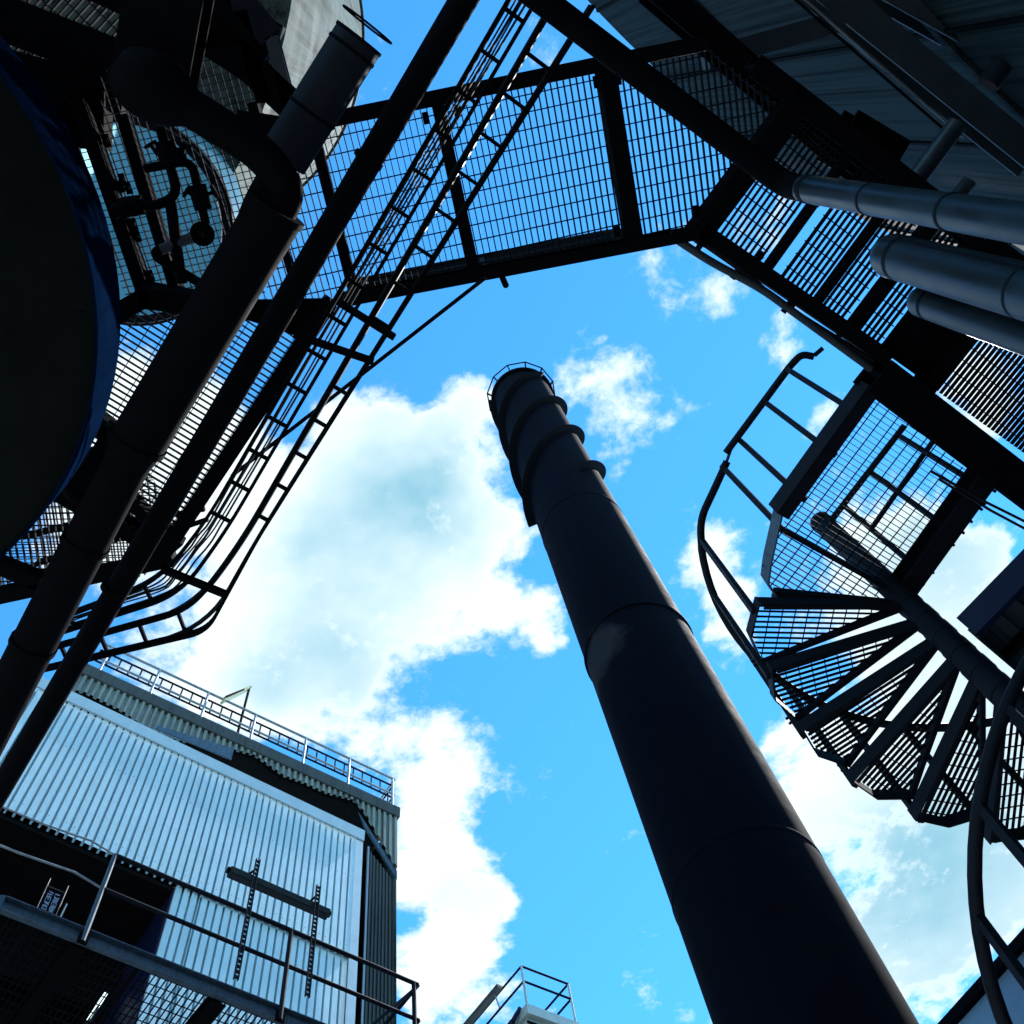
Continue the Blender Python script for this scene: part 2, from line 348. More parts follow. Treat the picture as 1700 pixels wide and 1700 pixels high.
# ================================================================== SPIRAL STAIR
SC = at(1482, 978, ZP); SC = V((SC.x, SC.y, 0)); RS = .91; RISE = .19; ST = 20.0
def sp(th, r, z): return V((SC.x+r*math.cos(R(th)), SC.y+r*math.sin(R(th)), z))
stair = thing('spiral_staircase', 'dark steel spiral staircase with open grating treads winding up to the landing', 'staircase', SC)
MB().tube([V((SC.x, SC.y, 0)), V((SC.x, SC.y, 7.75))], .072, 28).build('central_column', STAIRM, stair, True)
MB().tube([V((SC.x, SC.y, 7.75)), V((SC.x, SC.y, 7.79))], .077, 28).build('column_cap', STAIRM, stair, True)
NT = 33
for k in range(1, NT+1):
    zt = ZP-RISE*k+.0; tb = 200-ST*(k-1); tf = tb-ST-6.5            # rear and front edge angles
    if zt < .05: break
    ri = .07
    zc = zt
    m = MB()
    a0, a1 = sp(tb, ri, zc), sp(tb, RS, zc); b0, b1 = sp(tf, ri, zc), sp(tf, RS, zc)
    md = sp((tb+tf)/2, RS*1.045, zc)
    m.bar(a0-V((0,0,.014)), a1-V((0,0,.014)), .008, .088); m.bar(b0, b1, .008, .062)
    m.bar(a1, md, .008, .085); m.bar(md, b1, .008, .085)
    m.bar(sp(tb, ri, zc-.061), sp(tb-1.2, RS*.98, zc-.061), .024, .006); m.bar(sp(tf, ri, zc-.034), sp(tf+1.2, RS*.98, zc-.034), .028, .006)
    m.lathe((SC.x, SC.y, zc), [(.073,-.05),(.076,-.05),(.076,.05),(.073,.05)], 24)
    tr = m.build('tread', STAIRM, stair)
    gp = [sp(tb-.6, ri+.03, 0), sp(tb-.6, RS-.012, 0), sp((tb+tf)/2, RS*1.03, 0), sp(tf+.6, RS-.012, 0), sp(tf+.6, ri+.03, 0)]
    dd = sp(tb, 1, 0)-sp(tb, 0, 0)
    grating(MB(), gp, zc+.02, (dd.x, dd.y), pitch=.034, cp=.077, t=.0035, depth=.022, ct=.0045).build('tread_grating', GRATE, tr, kind='stuff')
    for q in (-.02, .03):                                          # bolts of the post bracket
        MB().tube([sp(tf+1, RS, zc+q), sp(tf+1, RS+.055, zc+q)], .009, 6).build('bolt', STAIRM, tr)
def rail_z(th): return ZP - RISE*(200-th)/ST + .90
posts = [th for th in range(196, 196-20*32, -20)]
for th in posts:
    zb = ZP - RISE*((200-th)/ST+1) + .02
    if zb < .2: break
    MB().bar(sp(th, RS+.02, zb), sp(th, RS+.02, rail_z(th)), .034, .03, (math.cos(R(th)), math.sin(R(th)), 0)).build('baluster', STAIRM, stair)
# landing platform that the stair reaches
LA = [at(*p, ZP) for p in ((1446,646),(1610,783),(1494,962),(1490,1000),(1288,983),(1268,950),(1280,922),(1308,872))]
land = thing('stair_landing', 'rectangular grating landing hung between the walkway and the spiral stair', 'landing', (SC.x, SC.y, ZP))
grating(MB(), LA, ZP+.05, EB, pitch=.032, cp=.077, t=.0035, ct=.0045).build('landing_grating', GRATE, land, kind='stuff')
def lbeam(a, b, z, w, h, prof=None, name='edge_beam', par=None, mt=STEEL):
    p, q = at(*a, z), at(*b, z); m = MB()
    m.profile(p, q, prof if prof else [(-w/2,-h/2),(w/2,-h/2),(w/2,h/2),(-w/2,h/2)])
    return m.build(name, mt, par)
lbeam((1443,640), (1292,850), ZP, 0, 0, pC(.085,.14,.01), 'edge_beam', land, STAIRM)
lbeam((1634,785), (1500,972), ZP, 0, 0, pI(.13,.14,.012,.012), 'edge_beam', land, STAIRM)
for a, b in (((1292,850),(1274,930)),((1274,930),(1270,962)),((1270,962),(1285,985))):
    MB().bar(at(*a, ZP+.01), at(*b, ZP+.01), .01, .13).build('kick_plate', KICK, land)
lbeam((1285,986), (1490,1006), ZP-.01, .06, .06, None, 'cross_beam', land, STAIRM)
lbeam((1302,880), (1490,985), ZP-.005, .03, .05, None, 'cross_beam', land, STAIRM)
for p in ((1582,889),(1532,955),(1634,820),(1612,850)):
    c = at(*p, ZP)
    for s in (-.045, .045):
        q = c-EC*s; MB().tube([q-EB*.03, q+EB*.05], .009, 8).build('bolt', STAIRM, land)
# guard rail over the landing's far side and handrail on the near side
gr = thing('landing_far_guardrail', 'tubular guardrail standing on the far edge of the stair landing', 'railing', at(1560,865,ZP))
tops = []
for base, top in (((1600,790),(1490,735)),((1552,862),(1442,790)),((1505,928),(1398,848))):
    b = at(*base, ZP+.07); zt = hz(*top, b); t = V((b.x, b.y, zt)); tops.append(t)
    MB().tube([b, t], .019, 12).build('post', STAIRM, gr, True)
zt = sum(t.z for t in tops)/3; e0 = at(1502,706,zt); e1 = at(1379,865,zt)
MB().tube([e0, e1], .021, 12).build('top_rail', STAIRM, gr, True)
MB().tube([V((tops[0].x, tops[0].y, ZP+.55))+(tops[0]-tops[2]).normalized()*.2, V((tops[2].x, tops[2].y, ZP+.55))], .017, 10).build('knee_rail', STAIRM, gr, True)
nr = thing('landing_near_handrail', 'short handrail with a curled end beside the landing, in front of open sky', 'railing', at(1380,750,ZP))
zs = []
for base, top in (((1430,690),(1308,614)),((1386,755),(1264,668)),((1336,830),(1226,735))):
    b = at(*base, ZP-.05); zt = hz(*top, b); zs.append(zt)
    MB().bar(b, (b.x, b.y, zt), .034, .022, EB).build('post', STAIRM, nr)
zr = sum(zs)/3
pth = [at(1205,752,zr), at(1313,606,zr), at(1331,588,zr), at(1351,592,zr-.02)]
MB().tube(fillet(pth, .07), .024, 12).build('top_rail', STAIRM, nr, True)
m = MB(); m.tube([at(1352,590,zr), at(1366,578,zr)], .016, 8); m.build('end_stub', STAIRM, nr)
b = at(1300,880,ZP-.05); MB().bar(b, (b.x, b.y, hz(1207,765,b)), .034, .022, EB).build('post', STAIRM, nr)

# ================================================================== WALKWAY, TOP RUN
wa = thing('top_walkway', 'long grating walkway crossing overhead between two tanks, handrail along its lower edge', 'walkway', at(850,300,ZP))
lbeam((440,221), (1172,71), ZP, .07, .12, pC(.07,.12,.01), 'edge_beam', wa)
lbeam((560,499), (1172,383), ZP, .055, .12, pC(.06,.12,.01), 'edge_beam', wa)
XB = [((517,205),(590,494),.05), ((724,160),(787,452),.058), ((1003,104),(1052,402),.085)]
for a, b, wd in XB: lbeam(a, b, ZP, wd, .1, None, 'cross_beam', wa)
lbeam((1150,398), (1325,165), ZP, .115, .13, None, 'mitre_beam', wa)
ACROSS = at(785,450,ZP)-at(724,165,ZP)
PAN = [((440,221),(517,205),(590,492),(440,508)), ((524,204),(719,162),(780,454),(597,490)), ((730,160),(998,105),(1043,404),(792,452)), ((1008,102),(1172,70),(1310,180),(1158,384),(1058,401))]
for P in PAN: grating(MB(), [at(*p, ZP) for p in P], ZP+.06, ACROSS, t=.004).build('walkway_grating', GRATE, wa, kind='stuff')
for p in ((707,196),(990,136),(1026,131),(1156,350),(1024,384),(760,184)): clipmark(wa, at(*p, ZP+.02), ACROSS)
for zo, r in ((.28, .018), (.55, .021)):
    p, q = at(585,495,ZP), at(1052,404,ZP); p = V((p.x, p.y, ZP+zo)); q = V((q.x, q.y, ZP+zo)); d = (q-p).normalized()
    MB().tube(fillet([p, q, q+d*.09+V((0,0,-.16))], .08), r, 12).build('handrail', BLUES, wa, True)
for px in (600, 812, 1060):
    py = 495+(px-585)*(404-495)/(1052-585); p = at(px, py, ZP); MB().bar(p, p+V((0,0,.57)), .03, .012, ACROSS).build('handrail_post', BLUES, wa)
m = MB(); p = at(833,458,ZP-.03); m.tube([p, p+V((.0,.03,-.12))], .016, 10); m.build('drain_stub', STEEL, wa)

# ================================================================== WALKWAY, RIGHT RUN
wb = thing('right_walkway', 'right-hand walkway of separate grating panels with open gaps between them', 'walkway', at(1350,450,ZP))
O0, O1 = (1165,384), (1465,590)
lbeam((1160,381), (1470,593), ZP, .075, .13, pC(.08,.13,.012), 'edge_beam', wb)
CB = (at(1347,339,ZP)-at(1266,452,ZP)).normalized()      # across the walkway
def cross_panel(a, b, ln, mb):
    p, q = at(*a, ZP), at(*b, ZP); grating(mb, [p, q, q+CB*ln, p+CB*ln], ZP+.05, CB, t=.0055); return mb
for a, b in (((1178,388),(1262,447)),((1295,468),(1348,504)),((1358,511),(1405,542)),((1420,552),(1464,582))):
    cross_panel(a, b, .74, MB()).build('walkway_grating', GRATE, wb, kind='stuff')
for a in ((1268,452),(1350,506),(1407,544)):
    p = at(*a, ZP+.03); wd = .035 if a[0] < 1300 else .02
    MB().bar(p, p+CB*.74, wd, .08).build('cross_beam', STEEL, wb)
for a in ((1293,467),(1357,510),(1419,551)):
    p = at(*a, ZP+.05); MB().bar(p, p+CB*.74, .008, .035).build('panel_edge', STEEL, wb)
clipmark(wb, at(1262,426,ZP+.03), CB)
P0 = [at(*p, ZP+.02) for p in ((1462,580),(1540,636))]
MB().prism([P0[0], P0[1], P0[1]+CB*.74, P0[0]+CB*.74], (0,0,.03)).build('deck_plate', STEEL, wb)
cross_panel((1545,640), (1790,815), .74, MB()).build('walkway_grating', GRATE, wb, kind='stuff')
p, q = at(1448,617,ZP-.04), at(1800,885,ZP-.04); MB().profile(p, q, pI(.2,.2,.02,.03)).build('main_beam', STEEL, wb)
p = at(1540,632,ZP); MB().profile(p-CB*.1, p+CB*.74, pI(.1,.12,.012,.012)).build('cross_beam', STEEL, wb)
inn = at(1335,178,ZP+.05); MB().profile(inn-EB*.35, inn+EB*2.6, pI(.11,.16,.015,.015)).build('inner_beam', STEEL, wb)
m = MB(); a = at(1462,648,ZP-.12); m.tube([a+V((0,0,.1)), a, a+EB*.05+V((0,0,-.03)), a+EB*.08+V((0,0,.05))], .008, 6); m.build('cable_hook', STEEL, wb)
# twin tubes clipped to the outside of the right walkway
for i, (a, b, r, zo, lab) in enumerate(((( 1112,390),(1446,612),.021,-.03,'thin outer tube running beside the right walkway edge'),((1140,384),(1450,600),.016,-.02,'thin inner tube tucked under the right walkway edge'))):
    t = thing('conduit_tube', lab, 'tube', at(*a, ZP)); p, q = at(*a, ZP+zo), at(*b, ZP+zo)
    k = p.lerp(q, .18+.1*i); k2 = p.lerp(q, .42+.06*i)
    MB().tube(fillet([p, k, k2+CB*.03*(1-2*i), q], .1), r, 10).build('tube', PALES if i == 0 else BLUES, t, True)
    m = MB()
    for f in (.12, .3, .55, .8):
        c = p.lerp(q, f); m.bar(c-CB*.01, c+CB*.07, .03, .012)
    m.build('pipe_clip', BLUES, t)

# ================================================================== WALKWAY, LEFT RUN
wc = thing('left_walkway', 'left-hand grating walkway seen between the black overhead pipes', 'walkway', at(400,700,ZP))
cr = [at(*p, ZP) for p in ((540,512),(276,912))]; dcw = (cr[1]-cr[0]).normalized(); ncw = V((dcw.y, -dcw.x, 0))
if (cr[0]+ncw).length > (cr[0]-ncw).length: pass
side = -1 if at(100,650,ZP).x < cr[0].x and (at(200,560,ZP)-cr[0]).dot(ncw) < 0 else 1
ncw = ncw*side
MB().profile(cr[0]-dcw*.05, cr[1]+dcw*.06, pC(.08,.13,.012)).build('edge_beam', STEEL, wc)
lf = at(185,585,ZP); lf = cr[0]+ncw*1.15+dcw*(lf-cr[0]).dot(dcw)
q = [cr[0]+ncw*.04, cr[1]+ncw*.04, cr[1]+ncw*1.15, lf, at(300,520,ZP), at(420,516,ZP)]
grating(MB(), q, ZP+.05, ncw, t=.0045, depth=.022, ct=.004).build('walkway_grating', GRATE, wc, kind='stuff')
MB().profile(lf+ncw*.01, cr[1]+ncw*1.16+dcw*.06, pC(.08,.13,.012)).build('edge_beam', STEEL, wc)
for f in (1.0,): p = cr[0].lerp(cr[1], f); MB().profile(p, p+ncw*1.16, pI(.09,.12,.012,.012)).build('cross_beam', STEEL, wc)
MB().prism([at(*p, ZP-.005) for p in ((405,500),(548,497),(556,522),(498,560),(400,528))], (0,0,.05)).build('gusset_plate', STEEL, wc)
for a, b in (((258,860),(340,845)),((262,890),(345,862))):
    MB().bar(at(*a, ZP-.04), at(*b, ZP-.04), .02, .03).build('brace', STEEL, wc)

# ================================================================== LEFT SQUARE-MESH PLATFORM
we = thing('square_mesh_platform', 'square-mesh grating platform under the round vessel, upper left', 'platform', at(300,330,ZP))
EP = [at(*p, ZP) for p in ((80,180),(250,40),(420,60),(438,222),(438,508),(335,492),(205,500))]
grating(MB(), EP, ZP+.06, ACROSS, pitch=.0335, cp=.0335, t=.0035, ct=.004, depth=.02).build('square_grating', GRATE, we, kind='stuff')
lbeam((132,165), (243,488), ZP, .062, .11, None, 'edge_beam', we)
lbeam((205,190), (294,482), ZP, .05, .11, None, 'cross_beam', we)
lbeam((228,476), (342,496), ZP, .055, .11, None, 'edge_beam', we)
lbeam((420,170), (470,345), ZP, .045, .1, None, 'cross_beam', we)
lbeam((455,350), (500,505), ZP, .035, .1, None, 'cross_beam', we)
lbeam((160,540), (250,488), ZP-.1, .09, .12, None, 'bracket_beam', we)
lbeam((235,492), (420,512), ZP-.1, .1, .12, None, 'bracket_beam', we)
for p in ((177,233),(250,458),(203,298),(213,312),(222,372),(215,385),(228,392),(200,310)): clipmark(we, at(*p, ZP+.02), ACROSS)

# upper-left corner deck: two strips of grating between broad beams
wf = thing('corner_deck', 'dark corner deck with two narrow grating strips, top left of the picture', 'platform', at(80,70,ZP+.3))
zf = ZP+.3
FP = [at(*p, zf) for p in ((-60,-60),(300,-60),(225,120),(-60,140))]
grating(MB(), FP, zf+.05, at(150,30,zf)-at(60,130,zf), t=.006).build('deck_grating', GRATE, wf, kind='stuff')
lbeam((-40,12), (240,120), zf, .3, .14, pI(.2,.16,.02,.02), 'beam', wf)
lbeam((-40,95), (210,165), zf-.05, .15, .14, None, 'beam', wf)
lbeam((70,-60), (330,60), zf, .12, .14, None, 'beam', wf)
lbeam((-40,165), (180,200), zf-.15, .28, .16, None, 'beam', wf)

# lower-left double deck
for i, (dz, lab) in enumerate(((0,'small grating deck below the left walkway, nearest the dark vessel'),(.55,'second grating deck just above the lower left deck'))):
    t = thing('lower_deck', lab, 'platform', at(100,900,ZP+dz))
    P = [at(*p, ZP+dz) for p in ((-80,800),(215,730),(300,900),(235,962),(-80,1010))]
    grating(MB(), P, ZP+.05+dz, EB*.6+EC, pitch=.036, cp=.036, t=.004, ct=.004, depth=.02).build('deck_grating', GRATE, t, kind='stuff')
    if i == 0:
        for a, b, wd in (((-80,905),(95,975),.075),((-80,1005),(290,925),.07),((120,742),(300,905),.06),((150,690),(215,740),.1)): lbeam(a, b, ZP, wd, .1, None, 'beam', t)
    else:
        for a, b, wd in (((40,890),(240,842),.02),((60,935),(240,880),.02)): lbeam(a, b, ZP+dz, wd, .08, None, 'joist', t)

# ================================================================== VESSELS AND SILOS
def legs(t, pts, z, r, mt):
    for p in pts: MB().tube([(p[0], p[1], 0), (p[0], p[1], z)], r, 16).build('leg', mt, t, True)
zb = 5.3; c = V((-2.445, -.133, zb)); rr = 1.31
t1 = thing('process_vessel', 'big dark dished vessel with a blue sheen painted on its side, filling the left edge', 'vessel', (c.x, c.y, 0))
MB().lathe((c.x, c.y, zb), [(.001,-.30),(rr*.3,-.285),(rr*.6,-.22),(rr*.85,-.11),(rr,0)], 96).build('bottom_head', OLIVE, t1, True)
for k in range(8):
    a = R(20+45*k); m = MB(); pr = [V((c.x+rr*f*math.cos(a), c.y+rr*f*math.sin(a), zb-.004-.30*(1-f*f))) for f in (.08,.3,.5,.7,.85,.97)]; m.tube(pr, .007, 6); m.build('weld_seam', OLIVE, t1)
MB().lathe((c.x, c.y, zb), [(rr-.005,-.02),(rr+.006,-.02),(rr+.006,.03),(rr,.03),(rr,.32),(rr*.97,.36),(rr*.6,.5),(.001,.6)], 96).build('shell', SHELL, t1, True)
legs(t1, [(c.x-rr*.75, c.y-rr*.55), (c.x-rr*.75, c.y+rr*.55), (c.x-rr*.1, c.y-rr*.9)], zb-.05, .07, OLIVE)
zb = 8.3; c = at(212,368,zb); rr = (at(374,372,zb)-c).length
t2 = thing('silo_hopper', 'round hopper coloured sky-lit blue seen through the square mesh, with a dark rim', 'hopper', (c.x, c.y, zb))
MB().lathe((c.x, c.y, zb), [(.001,-.55),(rr*.2,-.53),(rr*.97,-.04)], 80).build('hopper_cone', SKYLIT, t2, True)
MB().lathe((c.x, c.y, zb), [(rr,.05),(rr,.88)], 80).build('shell', SKYLIT, t2, True)
MB().lathe((c.x, c.y, zb), [(rr*.975,-.03),(rr*1.09,-.03),(rr*1.09,.05),(rr*.975,.05),(rr*.975,-.03)], 80).build('rim', BLUES, t2)
MB().lathe((c.x, c.y, zb), [(rr*1.05,-.045),(rr*1.06,-.045),(rr*1.06,-.031),(rr*1.05,-.031)], 80).build('rim_highlight', GALV, t2)  # thin highlight along the rim, modelled as a pale ring
# silo on legs, upper left
zt = 22.0; cc = at(265,40,zt); rs3 = (at(600,90,zt)-cc).length
t3 = thing('concrete_silo', 'tall pale streaked silo behind the upper left platforms', 'silo', (cc.x, cc.y, 0))
MB().lathe((cc.x, cc.y, 0), [(.001,9.2),(rs3,9.2),(rs3,zt)], 128).build('wall', CONC, t3, True)
MB().lathe((cc.x, cc.y, zt), [(rs3-.1,0),(rs3+.05,0),(rs3+.05,.2),(rs3-.1,.2),(.001,.9)], 128).build('roof', CONC, t3, True)
legs(t3, [(cc.x-rs3*.6, cc.y-rs3*.6), (cc.x-rs3*.85, cc.y+rs3*.3), (cc.x+rs3*.3, cc.y-rs3*.85)], 9.25, .15, CONC)
# big tank, upper right
zt = 13.6; p = at(1250,248,zt); nn_ = V((EB.y, -EB.x, 0)); R4 = 14.0; c4 = V((p.x, p.y, 0))+nn_*R4
t4 = thing('storage_tank', 'large grey streaked storage tank behind the upper right beams', 'tank', (c4.x, c4.y, 0))
MB().lathe((c4.x, c4.y, 0), [(R4,0),(R4,zt),(R4-.3,zt+.02),(.001,zt+1.6)], 220).build('shell', TANKW, t4, True)
aa = math.atan2(-nn_.y, -nn_.x)
for k in range(-6, 7):
    a = aa+k*.075+.02; m = MB(); e = V((math.cos(a), math.sin(a), 0)); m.bar(c4+e*(R4+.006)+V((0,0,.2)), c4+e*(R4+.006)+V((0,0,zt-.02)), .03, .02, e); m.build('weld_strip', STEEL, t4)
for z in (4.5, 7.5, 10.5):
    MB().lathe((c4.x, c4.y, z), [(R4,-.03),(R4+.02,-.03),(R4+.02,.03),(R4,.03)], 200).build('girth_seam', TANKW, t4)

# ================================================================== OVERHEAD PIPES
z1 = 5.6
k1 = thing('overhead_pipe', 'slim straight black pipe crossing the whole left half from top to lower left', 'pipe', at(400,620,z1))
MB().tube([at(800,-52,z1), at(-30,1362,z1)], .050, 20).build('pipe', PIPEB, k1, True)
for f in ((612,265),(190,978)):
    p = at(*f, z1); d = (at(768,0,z1)-at(120,1095,z1)).normalized(); MB().tube([p-d*.012, p+d*.012], .058, 20).build('weld_collar', PIPEB, k1, True)
z2 = 5.1
k2 = thing('black_duct', 'thick black duct bending from the upper left down to the lower left corner', 'duct', at(300,560,z2))
MB().tube(fillet([at(190,108,z2), at(300,168,z2), at(440,258,z2), at(480,320,z2), at(452,366,z2)], .12, 8), .060, 24).build('feed_pipe', PIPEB, k2, True)
MB().tube([at(458,350,z2), at(228,735,z2)], .096, 28).build('upper_duct', PIPEB, k2, True)
MB().tube([at(461,345,z2), at(455,355,z2)], .102, 28).build('end_flange', PIPEB, k2, True)
vb0, vb1 = at(190,110,z2), at(318,180,z2); MB().tube([vb0.lerp(vb1, f) for f in (0,.12,.3,.5,.7,.88,1)], [.05,.08,.1,.105,.1,.08,.06], 28).build('valve_body', PIPEB, k2, True)
MB().profile(at(292,-60,z2+.25), at(256,150,z2+.25), pI(.24,.2,.02,.02)).build('hanger_beam', STEEL, k2)
pe = at(228,735,z2); pl = at(-40,1255,z2)
MB().tube([pe, pe.lerp(pl, .06), pl], [.096,.080,.082], 28).build('lower_duct', PIPEB, k2, True)
for f in (.0, .3, .62): q = pe.lerp(pl, f); d = (pl-pe).normalized(); MB().tube([q-d*.012, q+d*.012], .104 if f == 0 else .088, 28).build('flange', PIPEB, k2, True)
k3 = thing('capped_duct', 'short capped round duct end pointing up at the sky, top left', 'duct', at(540,160,5.5))
a, b = at(597,62,5.5), at(470,265,5.5); d = (b-a).normalized()
MB().tube([a, b], .089, 32).build('duct_body', BLUES, k3, True)
for s in (0, .045, .3): MB().tube([a+d*s, a+d*(s+.012)], .0925, 32).build('band', PIPEB, k3, True)
m = MB(); pr = [a-d*.05+V((0,0,.09))*math.cos(R(x))+d.cross(V((0,0,1)))*.1*math.sin(R(x)) for x in range(0, 361, 15)]; m.tube(pr, .004, 6); m.build('wire_ring', PIPEB, k3)
m = MB(); m.tube(fillet([b, b+d*.2, at(400,430,5.5)], .1), .05, 16); m.build('tail_pipe', PIPEB, k3, True)
# right-hand ducts and pipe
zP = 5.55
k4 = thing('right_pipe', 'black pipe turning down beside the right walkway into a pale vertical leg', 'pipe', at(1300,308,zP))
e = at(1304,308,zP)
MB().tube(fillet([at(860,-30,zP), e, V((e.x, e.y, zP-.5))], .1), .049, 28).build('bend', PIPEB, k4, True)
MB().tube([V((e.x, e.y, zP-.2)), V((e.x, e.y, 0))], .050, 32).build('vertical_leg', DUCT, k4, True)
for z in (zP-.23, zP-.25, zP-.75, zP-1.25, zP-1.8): MB().tube([(e.x, e.y, z), (e.x, e.y, z-.012)], .0525, 32).build('band', BLUES, k4, True)
for z in [zP-.35-.11*i for i in range(12)]:
    q = V((e.x, e.y, z)); m = MB(); dirv = V((-.35, .94, 0)).normalized(); m.tube([q+dirv*.048, q+dirv*.056], .004, 6); m.build('rivet', BLUES, k4)
for (px, py, r, z0, lab) in ((1478,424,.084,5.35,'upper of two fat pale ducts rising at the right edge'),(1530,500,.060,5.3,'lower, slimmer of two pale ducts rising at the right edge')):
    t = thing('ventilation_duct', lab, 'duct', at(px, py, z0)); q = at(px, py, z0); q.z = z0
    away = V((q.x, q.y, 0)).normalized()
    MB().tube([V((q.x, q.y, 0)), V((q.x, q.y, z0-r))], r, 36).build('vertical_leg', DUCT, t, True)
    MB().tube(fillet([V((q.x, q.y, z0-r-.02)), V((q.x, q.y, z0+.02)), q+away*1.8+V((0,0,.02))], r*1.3, 9), r*.995, 36).build('elbow', DUCT, t, True)
    MB().bar((q.x-away.x*r*.7+away.y*r*.73, q.y-away.y*r*.7-away.x*r*.73, .2), (q.x-away.x*r*.7+away.y*r*.73, q.y-away.y*r*.7-away.x*r*.73, z0-r*1.4), .012, .006, (-away.x*.7+away.y*.73, -away.y*.7-away.x*.73, 0)).build('lap_seam', BLUES, t)
    for z in (z0-r*1.2, z0-r*1.35, z0-.9, z0-1.6): MB().tube([(q.x, q.y, z), (q.x, q.y, z-.014)], r*1.015, 36).build('band', BLUES, t, True)

# ================================================================== VALVE PIPEWORK UNDER THE SQUARE MESH
zv = 6.15
vp = thing('valve_pipework', 'looping flanged pipes with valves beneath the shiny round vessel', 'pipework', at(300,330,zv))
def pw(pts, r, mt=PIPEB, name='pipe'): return MB().tube(fillet([at(*p, zv) for p in pts], .09), r, 16).build(name, mt, vp, True)
def flg(p, d, r, th=.02):
    p = at(*p, zv); d = V(d).normalized(); o = MB().tube([p-d*th, p+d*th], r, 20).build('flange', PIPEB, vp, True)
    u = d.cross(V((0,0,1))).normalized()
    for k in range(8):
        a = k*math.pi/4; q = p+(u*math.cos(a)+V((0,0,1))*math.sin(a))*r*.8
        MB().tube([q-d*(th+.018), q+d*(th+.018)], .007, 6).build('bolt', PIPEB, o)
along = at(290,300,zv)-at(270,220,zv); ac2 = at(340,270,zv)-at(260,285,zv)
pw([(262,200),(278,256),(294,322),(268,340),(205,344)], .021)
pw([(240,280),(272,274),(318,266),(330,322),(342,372)], .019)
pw([(336,388),(262,416),(258,420),(262,428),(335,472)], .021)
pw([(200,348),(188,352)], .03)
pw([(283,335),(292,402),(302,470)], .024, PIPEB, 'drop_pipe')
flg((276,250),along,.040); flg((282,262),along,.040); flg((291,262),ac2,.036); flg((331,322),along,.038); flg((334,333),along,.038); flg((336,388),V((.25,.2,-.95)),.05)
flg((214,343),ac2,.042); flg((224,342),ac2,.042)
MB().tube([at(338,387,zv), at(268,414,zv)], .0225, 16).build('lit_pipe_sleeve', PALES, vp, True)  # pale sleeve stands in for the light on this pipe run
for p, q in (((262,258),(250,240)),((300,262),(306,240)),((322,326),(310,318)),((342,324),(356,318))):
    m = MB(); a_, b_ = at(*p, zv), at(*q, zv); m.tube([a_, b_], .008, 8); d_ = (b_-a_).normalized(); m.tube([b_-d_*.006, b_+d_*.006], .03, 12); m.build('hand_wheel', PIPEB, vp)
el_ = thing('bent_drain_pipe', 'short black bent pipe beside the dark vessel, left of the walkway', 'pipe', at(130,800,6.2))
MB().tube(fillet([at(165,835,6.2), at(120,818,6.2), at(122,785,6.2), at(165,755,6.2), at(200,748,6.2)], .09), .05, 20).build('pipe', PIPEB, el_, True)
MB().box(at(185,770,6.2), .35, .2, .1, EC).build('bracket', PIPEB, el_)
# the stair's own handrail starts just below the landing rail
pts = fillet([at(1207,766,zr-.02), at(1188,808,zr-.06), sp(203, RS+.02, rail_z(203)), sp(192, RS+.02, rail_z(192))], .3, 8)+[sp(th, RS+.02, rail_z(th)) for th in range(188, -400, -5)]
MB().tube(pts, .026, 12).build('handrail', STAIRM, stair, True)
MB().tube([at(1214,745,zr), at(1203,775,zr-.02)], .011, 8).build('rail_sleeve', PALES, stair, True)
# machinery bracket among the dark shapes at the top left
mbk = thing('pipe_hanger_frame', 'dark hanger frame with lit edges painted pale near the capped duct', 'frame', at(440,110,6.0))
for a, b, wd, mt in (((385,-20),(452,62),.10,BLUES),((452,62),(482,178),.05,PALES),((400,20),(440,170),.06,STEEL),((340,40),(500,190),.12,STEEL),((330,-40),(360,80),.2,STEEL),((395,200),(500,215),.08,STEEL)):  # pale members stand in for light along the frame edges
    p, q = at(*a, 6.0), at(*b, 6.0); MB().profile(p, q, pC(wd,.09,.012)).build('frame_member', mt, mbk)
MB().box(at(408,70,6.05), .26, .2, .16, EC).build('junction_box', STEEL, mbk)

# ================================================================== ROOF STEEL, UPPER RIGHT
zR = 7.4
def roofbeam(lab, a, b, wd, h, z, mt, prof=None, par=None, name='steel_beam'):
    p, q = at(*a, z), at(*b, z); o = MB().profile(p, q, prof or pI(wd,h,.018,.02)).build(name, mt)
    return tag(o, lab, 'beam')
roofbeam('broad dark beam along the inner side of the right walkway', (1080,-20), (1500,345), .13, .2, ZP+.35, STEEL)
roofbeam('pale cross beam bridging the two dark roof beams', (1170,98), (1395,35), .11, .14, zR, PALES, [(-.055,-.07),(.055,-.07),(.055,.07),(-.055,.07)])
roofbeam('long pale-faced beam slanting across the top right', (1345,-30), (1720,275), .16, .22, zR+.05, PALES)
roofbeam('outermost pale-faced beam at the top right corner', (1455,-30), (1730,125), .18, .22, zR+.1, PALES)
roofbeam('dark beam end stub by the storage tank, near the right pipe', (1390,225), (1475,275), .3, .2, zR, STEEL)
for i, (a, b, lab) in enumerate((((1310,-10),(1590,235),'thin conduit under the long pale-faced beam, left one'),((1325,-10),(1600,228),'thin conduit under the long pale-faced beam, right one'))):
    p, q = at(*a, zR-.12), at(*b, zR-.12); o = MB().tube([p, q], .008, 8).build('conduit', GALV if i else STEEL, None, True); tag(o, lab, 'conduit')
o = MB().tube([at(1590,205,6.9), at(1500,325,6.9)], .052, 24).build('stub_pipe', DUCT, None, True); tag(o, 'short ribbed pipe disappearing behind the pale vertical pipe leg', 'pipe')
o = MB().tube([at(1668,100,7.2), at(1640,140,7.2)], .06, 20).build('stub_pipe', BLUES, None, True); tag(o, 'tiny blue pipe stub in the dark top right corner', 'pipe')
